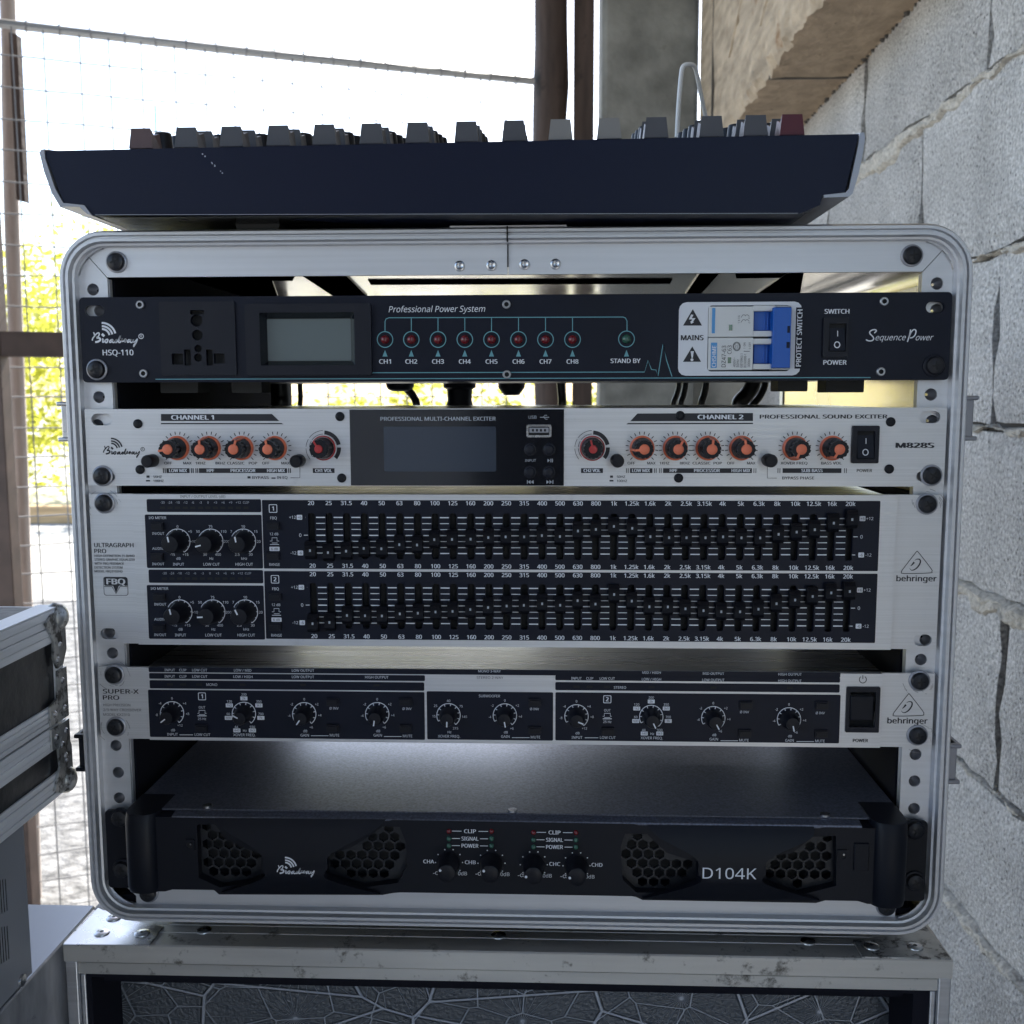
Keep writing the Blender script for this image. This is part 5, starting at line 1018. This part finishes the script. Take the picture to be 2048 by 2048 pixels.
# ------------------------------------------------------------------ mixing console on top
mx_ = thing('mixing_console', 'dark navy mixing console seen from its edge, knobs along the top, lying on the rack', 'mixing console', (-.03, .06, .0985))
ym_ = -.025; D_ = .30
fr_ = xz([(88, 302), (1718, 268), (1690, 384), (1645, 391), (1640, 410), (1598, 428), (186, 431), (170, 412), (128, 407)], ym_)
fr_.reverse(); b = MB()
sl = .17                                            # the top slopes up towards the back
n = len(fr_); back = []
for (x, z) in fr_: back.append((x, ym_ + D_, z + (sl * D_ if z > .13 else 0)))
b.add([(x, ym_, z) for x, z in fr_], [tuple(range(n))], 'navy')
b.add([(x, ym_, z) for x, z in fr_] + back, [(i, i + n, (i + 1) % n + n, (i + 1) % n) for i in range(n)], 'navy'); b.add(back, [tuple(reversed(range(n)))], 'navy')
b.build('body', mx_, bevel=.0018)
b = MB(); pa, pb_ = q(190, 430, ym_ - .0006), q(1596, 427, ym_ - .0006); b.add([(pa.x, pa.y, pa.z), (pb_.x, pb_.y, pb_.z), (pb_.x, pb_.y, pb_.z + .00025), (pa.x, pa.y, pa.z + .00025)], [(0, 1, 2, 3)], 'grey_sheet'); b.build('bottom_seam', mx_)
b = MB()                                           # underside pan: narrower sheet-metal base
pan = xz([(150, 415), (1610, 411), (1590, 428), (1545, 452), (470, 466), (230, 462)], ym_); zf = q(1000, 431, ym_).z
xa, xb = q(200, 431, ym_).x, q(1625, 410, ym_).x
b.add([(xa, ym_ + .001, zf + .001), (xb, ym_ + .001, q(1600, 427, ym_).z + .001), (xb - .012, .02, .1030), (xb - .012, .25, .1030), (xa, .25, zf - .0005), (xa, .02, zf - .0002)], [(0, 1, 2, 5), (5, 2, 3, 4)], 'pan_metal'); b.build('base_pan', mx_)
b = MB(); b.box(-.245 + .05, -.10, .0, .2, .0986, .1015, 'steel_top') if False else None
for u, w, v1 in ((365, 22, 440), (515, 88, 466), (1240, 0, 0)):
    if not w: continue
    b = MB(); a = q(u - w / 2, v1, -.015 if w < 50 else .0); c = q(u + w / 2, 425, -.015 if w < 50 else .0); b.plate([[(a.x + .001, max(a.z, .0988)), (c.x - .001, max(a.z, .0988)), (c.x, zf + .001), (a.x, zf + .001)]], a.y, a.y + (.006 if w < 50 else .02), 'rubber'); b.build('foot', mx_)
for side in (0, 1):
    b = MB()
    if side: P = [(1719, 266), (1727, 266), (1729, 276), (1726, 300), (1716, 350), (1704, 388), (1697, 394), (1646, 396), (1647, 390.5), (1690, 386), (1697, 378), (1716, 290)]
    else: P = [(90, 299), (84, 300), (81, 308), (90, 345), (106, 388), (122, 415), (128, 414), (160, 414), (175, 428), (186, 432), (170, 411), (128, 406.5), (112, 378), (92, 318)]
    P = xz(P, ym_)
    ar = sum(P[i - 1][0] * P[i][1] - P[i][0] * P[i - 1][1] for i in range(len(P)))
    if ar < 0: P.reverse()
    n = len(P); y0_ = ym_ - .001; y1_ = ym_ + D_
    b.flat([P], y0_, 'silver_plastic'); b.add([(x, y0_, z) for x, z in P] + [(x, y1_, z + (sl * D_ if z > .13 else 0)) for x, z in P], [(i, i + n, (i + 1) % n + n, (i + 1) % n) for i in range(n)], 'silver_plastic'); b.build('end_cheek', mx_, smooth_deg=50)
def cap_mesh(m, w, h, tp):
    k = MB(); N_ = 28; r0 = w / 2; r1 = w / 2 * tp
    lo = [(r0 * math.cos(2 * math.pi * i / N_) * (1 + .035 * (i % 2)), r0 * math.sin(2 * math.pi * i / N_) * (1 + .035 * (i % 2))) for i in range(N_)]
    vs_ = [(x, y, 0) for x, y in lo] + [(x * tp, y * tp, h * .82) for x, y in lo] + [(x * tp * .93, y * tp * .93, h) for x, y in lo]
    k.add(vs_, [(i, (i + 1) % N_, (i + 1) % N_ + N_, i + N_) for i in range(N_)] + [(i + N_, (i + 1) % N_ + N_, (i + 1) % N_ + 2 * N_, i + 2 * N_) for i in range(N_)] + [tuple(range(2 * N_, 3 * N_))], m)
    k.box(-.0005, .0005, -r1, -r1 * .1, h - .0002, h + .0003, 'white_ink'); return shared(k, 'knob')
def fcap(m):
    k = MB(); w, d, h = .0052, .0075, .0106
    k.add([(-w - .0012, -d, 0), (w + .0012, -d, 0), (w + .0012, d, 0), (-w - .0012, d, 0), (-w, -d + .001, h), (w, -d + .001, h), (w - .0004, .0, h - .0025), (-w + .0004, .0, h - .0025), (-w, d - .001, h), (w, d - .001, h)],
          [(0, 1, 5, 4), (1, 2, 9, 6, 5), (2, 3, 8, 9), (3, 0, 4, 7, 8), (4, 5, 6, 7), (7, 6, 9, 8)], m); o = k.build('fader_cap', origin=(0, 0, 0), smooth_deg=0); me = o.data; bpy.data.objects.remove(o); return me
cg, cpale, cr_, cd = fcap('grey_knob'), fcap('pale_knob'), fcap('dark_red_knob'), cap_mesh('knob_dark', .0115, .0112, .82)
zt = lambda x, y: fr_[0][1] * 0 + (q(1000, 282, ym_).z + (x - q(1000, 282, ym_).x) * (.1409 - .1371) / .428 * .35) + sl * (y - ym_)
def ztop(u, y): e = [q(88, 302, ym_), q(1718, 268, ym_)]; x = q(u, 285, ym_).x; return e[0].z + (e[1].z - e[0].z) * (x - e[0].x) / (e[1].x - e[0].x) + sl * (y - ym_)
cbr = fcap('brown_knob')
cols = [(291, cbr), (381, cg), (470, cg), (563, cg), (654, cg), (747, cg), (838, cg), (935, cg), (1029, cg), (1121, cpale), (1217, cpale), (1310, cg), (1419, cg), (1506, cg), (1578, cr_)]
for u, me in cols:
    y = ym_ + .014; x = q(u, 270, y).x; inst(me, 'fader_cap', mx_, (x, y, ztop(u, y) - .0005))
    if u not in (1217,):
        for r_ in range(1, 5):
            y = ym_ + .014 + .026 * r_
            if u < 340 and r_ > 2: continue
            inst(cd if (r_ > 1) else (cg if me in (cg, cr_) else cd), 'knob', mx_, (x, y, ztop(u, y) - .0005))
b = MB(); 
for i in range(8): t = (0, .12, .45, .5, .58, .63, .9, 1)[i]; p = q(404 + 42 * t + random.uniform(-1.5, 1.5), 308 + 38 * t, ym_ - .0004); b.flat([circ(p.x, p.z, .0003 + .0002 * random.random(), 7)], ym_ - .0003, 'grey_ink')
b.build('scratch', mx_)
b = MB(); b.tube(smooth([q(1354, 275, .18), q(1357, 215, .18), q(1362, 155, .18), q(1366, 134, .18), q(1376, 129, .18), q(1388, 132, .185), q(1394, 150, .19), q(1404, 200, .20), q(1414, 245, .21)], 6), .0016, 'hook_white', 8)
tag(b.build('wire_hook', origin=q(1354, 275, .18), smooth_deg=60), 'thin pale bent wire hook standing behind the right half of the console', 'hook')

# ------------------------------------------------------------------ large flight case under the rack
LX0, LX1, LZ, LY = -.2655, .2550, -.316, -.013
fc = thing('flight_case', 'large worn aluminium edged case under the rack with embossed dark front', 'flight case', (0, .2, GZ))
b = MB(); b.box(LX0 + .012, LX1 - .012, .05, .45, GZ + .02, LZ - .004, 'case_black'); b.build('body', fc)
b = MB(); b.box(LX0 + .003, LX0 + .012, LY + .02, .45, GZ + .02, LZ - .003, 'grey_mottled').box(LX1 - .012, LX1 - .003, LY + .02, .45, GZ + .02, LZ - .003, 'grey_mottled'); b.build('side_panel', fc)
def extr_x(mb, prof, x0, x1, m, mit=0., back=None):  # profile in (y, z) swept along x with optional mitred ends
    n = len(prof); zt_ = max(p[1] for p in prof)
    mb.add([(x0 + mit * (zt_ - z), y, z) for y, z in prof] + [(x1 - mit * (zt_ - z), y, z) for y, z in prof], [(i, (i + 1) % n, (i + 1) % n + n, i + n) for i in range(n)] + [tuple(reversed(range(n))), tuple(range(n, 2 * n))], m)
b = MB(); h1 = q(1000, 1906, LY).z - q(1000, 1942, LY).z; h2 = q(1000, 1906, LY).z - q(1000, 1948, LY).z; h3 = q(1000, 1906, LY).z - q(1000, 1972, LY).z
prof = [(LY + .040, LZ), (LY + .0245, LZ), (LY + .0240, LZ - .0008), (LY + .0235, LZ), (LY + .0155, LZ), (LY + .0150, LZ - .0008), (LY + .0145, LZ), (LY + .0008, LZ), (LY, LZ - .0008), (LY, LZ - h1), (LY + .0030, LZ - h1 - .0006), (LY + .0034, LZ - h2), (LY + .0028, LZ - h2 - .0005), (LY + .0030, LZ - h3), (LY + .012, LZ - h3 - .0004), (LY + .04, LZ - h3 - .0004)]
prof.reverse(); extr_x(b, prof, LX0, LX1, 'alu_worn', .0); b.build('edge_trim', fc, label='scuffed aluminium edge along the front top')
for sgn, xo_ in ((-1, LX0), (1, LX1)):
    b = MB(); b.box(xo_ + .0001 * sgn, xo_ - sgn * .0072, LY + .0012, LY + .03, GZ + .02, LZ - h1 - .0003, 'alu'); b.box(xo_ - sgn * .0074, xo_ - sgn * .0106, LY + .004, LY + .03, GZ + .02, LZ - h3 - .001, 'alu'); b.build('corner_post', fc, bevel=.0008)
b = MB(); b.box(LX0 + .010, LX1 - .010, LY + .044, .045, GZ + .03, LZ - h3 - .0002, 'embossed') ; b.build('front_panel', fc)
b = MB(); b.box(LX0 + .0107, LX1 - .0107, LY + .0045, LY + .044, LZ - h3 - .003, LZ - h3 - .0006, 'dark_liner'); b.box(LX0 + .0107, LX1 - .0107, LY + .020, LY + .030, LZ - h3 - .0150, LZ - h3 - .003, 'dark_liner'); b.box(LX1 - .0200, LX1 - .0107, LY + .0045, LY + .044, GZ + .03, LZ - h3 - .003, 'dark_liner'); b.box(LX0 + .0107, LX0 + .014, LY + .0045, LY + .044, GZ + .03, LZ - h3 - .003, 'dark_liner'); b.build('recess_lining_shade', fc)  # dark lining; the hanging bar stands in for the shadow band under the frame
b = MB(); b.box(LX0, LX1, LY + .0401, .45, LZ - .012, LZ, 'case_black'); b.build('top_panel', fc)
pz = LZ + .0010
def top_plate(pts):
    b = MB(); P = [qz(u, v, pz) for u, v in pts]; n = len(P); ar = sum(P[i - 1].x * P[i].y - P[i].x * P[i - 1].y for i in range(n))
    if ar < 0: P.reverse()
    b.add([(p.x, p.y, pz) for p in P] + [(p.x, p.y, LZ + .0001) for p in P], [tuple(range(n))] + [(i + n, (i + 1) % n + n, (i + 1) % n, i) for i in range(n)], 'alu_dirty' if pts[0][0] > 1000 else 'steel'); b.build('corner_plate', fc, bevel=.0003)
top_plate([(126, 1889), (196, 1815), (250, 1838), (328, 1852), (298, 1890)]); top_plate([(1705, 1879), (1724, 1913), (1903, 1917), (1850, 1850), (1800, 1868)])
rt_ = MB(); rt_.tube([(0, 0, 0), (0, 0, .0006), (0, 0, .0011)], [.0046, .0044, .0030], 'steel', 20); rt_.tube([(0, 0, .0009), (0, 0, .00125)], [.0014, .0012], 'black_metal', 10); rtm = shared(rt_, 'rivet')
for u, v, z in ((204, 1866, pz), (284, 1867, pz), (228, 1836, pz), (408, 1861, LZ), (997, 1871, LZ), (1615.6, 1883, LZ), (1743, 1893, pz), (1830, 1894, pz)): inst(rtm, 'rivet', fc, qz(u, v, z))

# ------------------------------------------------------------------ cases stacked at the left
SX = -.268; TZ = -.3176
lc = thing('equipment_case', 'grey mottled case at lower left, level with the large flight case beside it', 'case', (-.6, -.2, GZ))
b = MB(); b.box(-.95, SX, -.55, .036, GZ, TZ - .0005, 'grey_mottled'); b.build('body', lc, bevel=.001)
b = MB(); b.box(-.95, SX - .0008, -.55, .0355, TZ - .0004, TZ, 'pale_top'); b.build('top_panel', lc)
va = thing('vented_amplifier', 'dark grey metal box with vent slots under the small black flight case', 'amplifier', (-.4, -.15, TZ))
az0, az1 = TZ + .002, -.2275; ay1 = -.0445
b = MB(); rows_ = []
slots = []
for k in range(9):
    for va_, vb_, ua in ((1757, 1826, 11), (1851, 1924, 14.5)):
        pa = qx(ua - 5.2 * k, va_ + 1.1 * k, SX); pb_ = qx(ua - 5.2 * k, vb_ + 3 * k, SX); slots.append((pa.y, pb_.z, pa.z))
# the right side is a plate with real slots, turned to face +x
fr2 = [(-.25, az0), (ay1, az0), (ay1, az1), (-.25, az1)]
tri_l = [fr2] + [rrect(y - .00075, y + .00075, z0_, z1_, .0007, 3) for y, z0_, z1_ in slots]
tmp = MB(); tmp.plate(tri_l, 0, .0004, 'grey_sheet')
for i, p in enumerate(tmp.v): tmp.v[i] = Vector((SX - p.y, p.x, p.z))
tmp.box(-.58, SX - .0032, -.25, ay1, az0, az1, 'grey_sheet'); 
tmp.build('housing', va, smooth_deg=30)
b = MB(); b.box(SX - .0030, SX - .0006, -.14, ay1 - .004, az0 + .004, az1 - .004, 'void'); b.build('vent_backing', va)
p = qx(43, 1961, SX); b = MB(); b.tube([(SX, p.y, p.z), (SX + .0012, p.y, p.z), (SX + .0018, p.y, p.z)], [.0035, .0033, .0018], 'steel', 16); b.build('screw', va)
for x in (-.56, -.30):
    for y in (-.23, -.07): b = MB(); b.box(x, x + .012, y, y + .012, TZ + .0001, az0 + .0001, 'rubber'); b.build('foot', va)
sc_ = thing('small_flight_case', 'small black flight case with riveted aluminium edges and ball corners, at the left edge', 'flight case', (-.45, -.15, az1))
EX = -.2655; EY = .006; cz0, czm, cz1 = az1 + .0005, -.1835, -.1160
for nm, za, zb_ in (('base', cz0, czm - .0004), ('lid', czm + .0004, cz1)):
    b = MB(); b.box(-.60, EX - .0022, -.30, EY - .0022, za, zb_ - .0002, 'case_black'); bo = b.build(nm, sc_)
    b = MB()
    for z_, s_ in ((za, 1), (zb_, -1)):
        w = (.0195 if s_ < 0 else .0115) if nm == 'lid' else .0145
        for k in range(4): b.box(EX - .0021, EX - (.0 if k % 2 == 0 else .0005), -.30, EY, z_ + s_ * (w * k / 4 + .0002), z_ + s_ * (w * (k + 1) / 4), 'alu_edge')
        b.box(-.60, EX - .0022, EY - .0021, EY, z_ + s_ * .0003, z_ + s_ * w, 'alu_edge')
    b.box(EX - .0021, EX - .0001, EY - .009, EY - .0002, za + .0120, zb_ - .0197 if nm == 'lid' else zb_ - .0147, 'alu_edge')
    b.box(-.60, EX - .012, -.30, EY - .012, zb_ - .0001, zb_ + .0002, 'alu_edge') if False else None
    b.build('edge_trim', bo, bevel=.0004)
b = MB(); b.box(-.60, EX - .013, -.30, EY - .013, cz1 - .0001, cz1 + .0004, 'case_black'); b.box(EX - .0131, EX, -.30, EY, cz1 + .0001, cz1 + .0009, 'alu_edge'); b.build('top_edge', sc_)
def ball(z, s_):
    b = MB(); c = Vector((EX - .002, EY - .002, z)); n = 10; rows = []
    for i in range(n + 1):
        a = math.pi * i / n; rows.append([(c.x + .0072 * math.sin(a) * math.cos(2 * math.pi * k / 18), c.y + .0072 * math.sin(a) * math.sin(2 * math.pi * k / 18), c.z + .0085 * math.cos(a)) for k in range(19)])
    b.grid(rows, 'alu_dirty', True)
    P = [(-.019, 0), (-.012, .004), (.004, .004), (.004, -.020), (-.001, -.028), (-.008, -.029), (-.012, -.022), (-.011, -.012)]
    P = [(y + c.y, c.z + s_ * -1 * (-dz) * -1 * -1) for y, dz in P] if False else [(y + c.y, c.z + s_ * dz) for y, dz in P]
    ar = sum(P[i - 1][0] * P[i][1] - P[i][0] * P[i - 1][1] for i in range(len(P)))
    if ar < 0: P.reverse()
    t = MB(); t.plate([P], 0, .0014, 'alu_dirty')
    b.add([(EX + .0014 - v.y, v.x, v.z) for v in t.v], t.f, 'alu_dirty')
    for y, dz in ((-.004, -.016), (-.0075, -.024)): b.tube([(EX + .0013, c.y + y, z + s_ * dz), (EX + .0024, c.y + y, z + s_ * dz)], [.0022, .0014], 'steel', 12)
    b.build('ball_corner', sc_, smooth_deg=45)
ball(cz1 - .006, 1); ball(cz0 + .006, -1)
def brace(z, s_):
    P = [(EY - .021, z), (EY + .001, z), (EY + .001, z + s_ * .030), (EY - .010, z + s_ * .030), (EY - .012, z + s_ * .014), (EY - .021, z + s_ * .012)]
    ar = sum(P[i - 1][0] * P[i][1] - P[i][0] * P[i - 1][1] for i in range(len(P)))
    if ar < 0: P.reverse()
    t = MB(); t.plate([P], 0, .0012, 'alu_dirty'); b = MB(); b.add([(EX + .0012 - v.y, v.x, v.z) for v in t.v], t.f, 'alu_dirty')
    for y, dz in ((-.016, .006), (-.004, .006), (-.005, .023)): b.tube([(EX + .0011, EY + y, z + s_ * dz), (EX + .0022, EY + y, z + s_ * dz)], [.0021, .0013], 'steel', 12)
    b.build('corner_brace', sc_)
brace(czm + .001, 1); brace(czm - .001, -1)
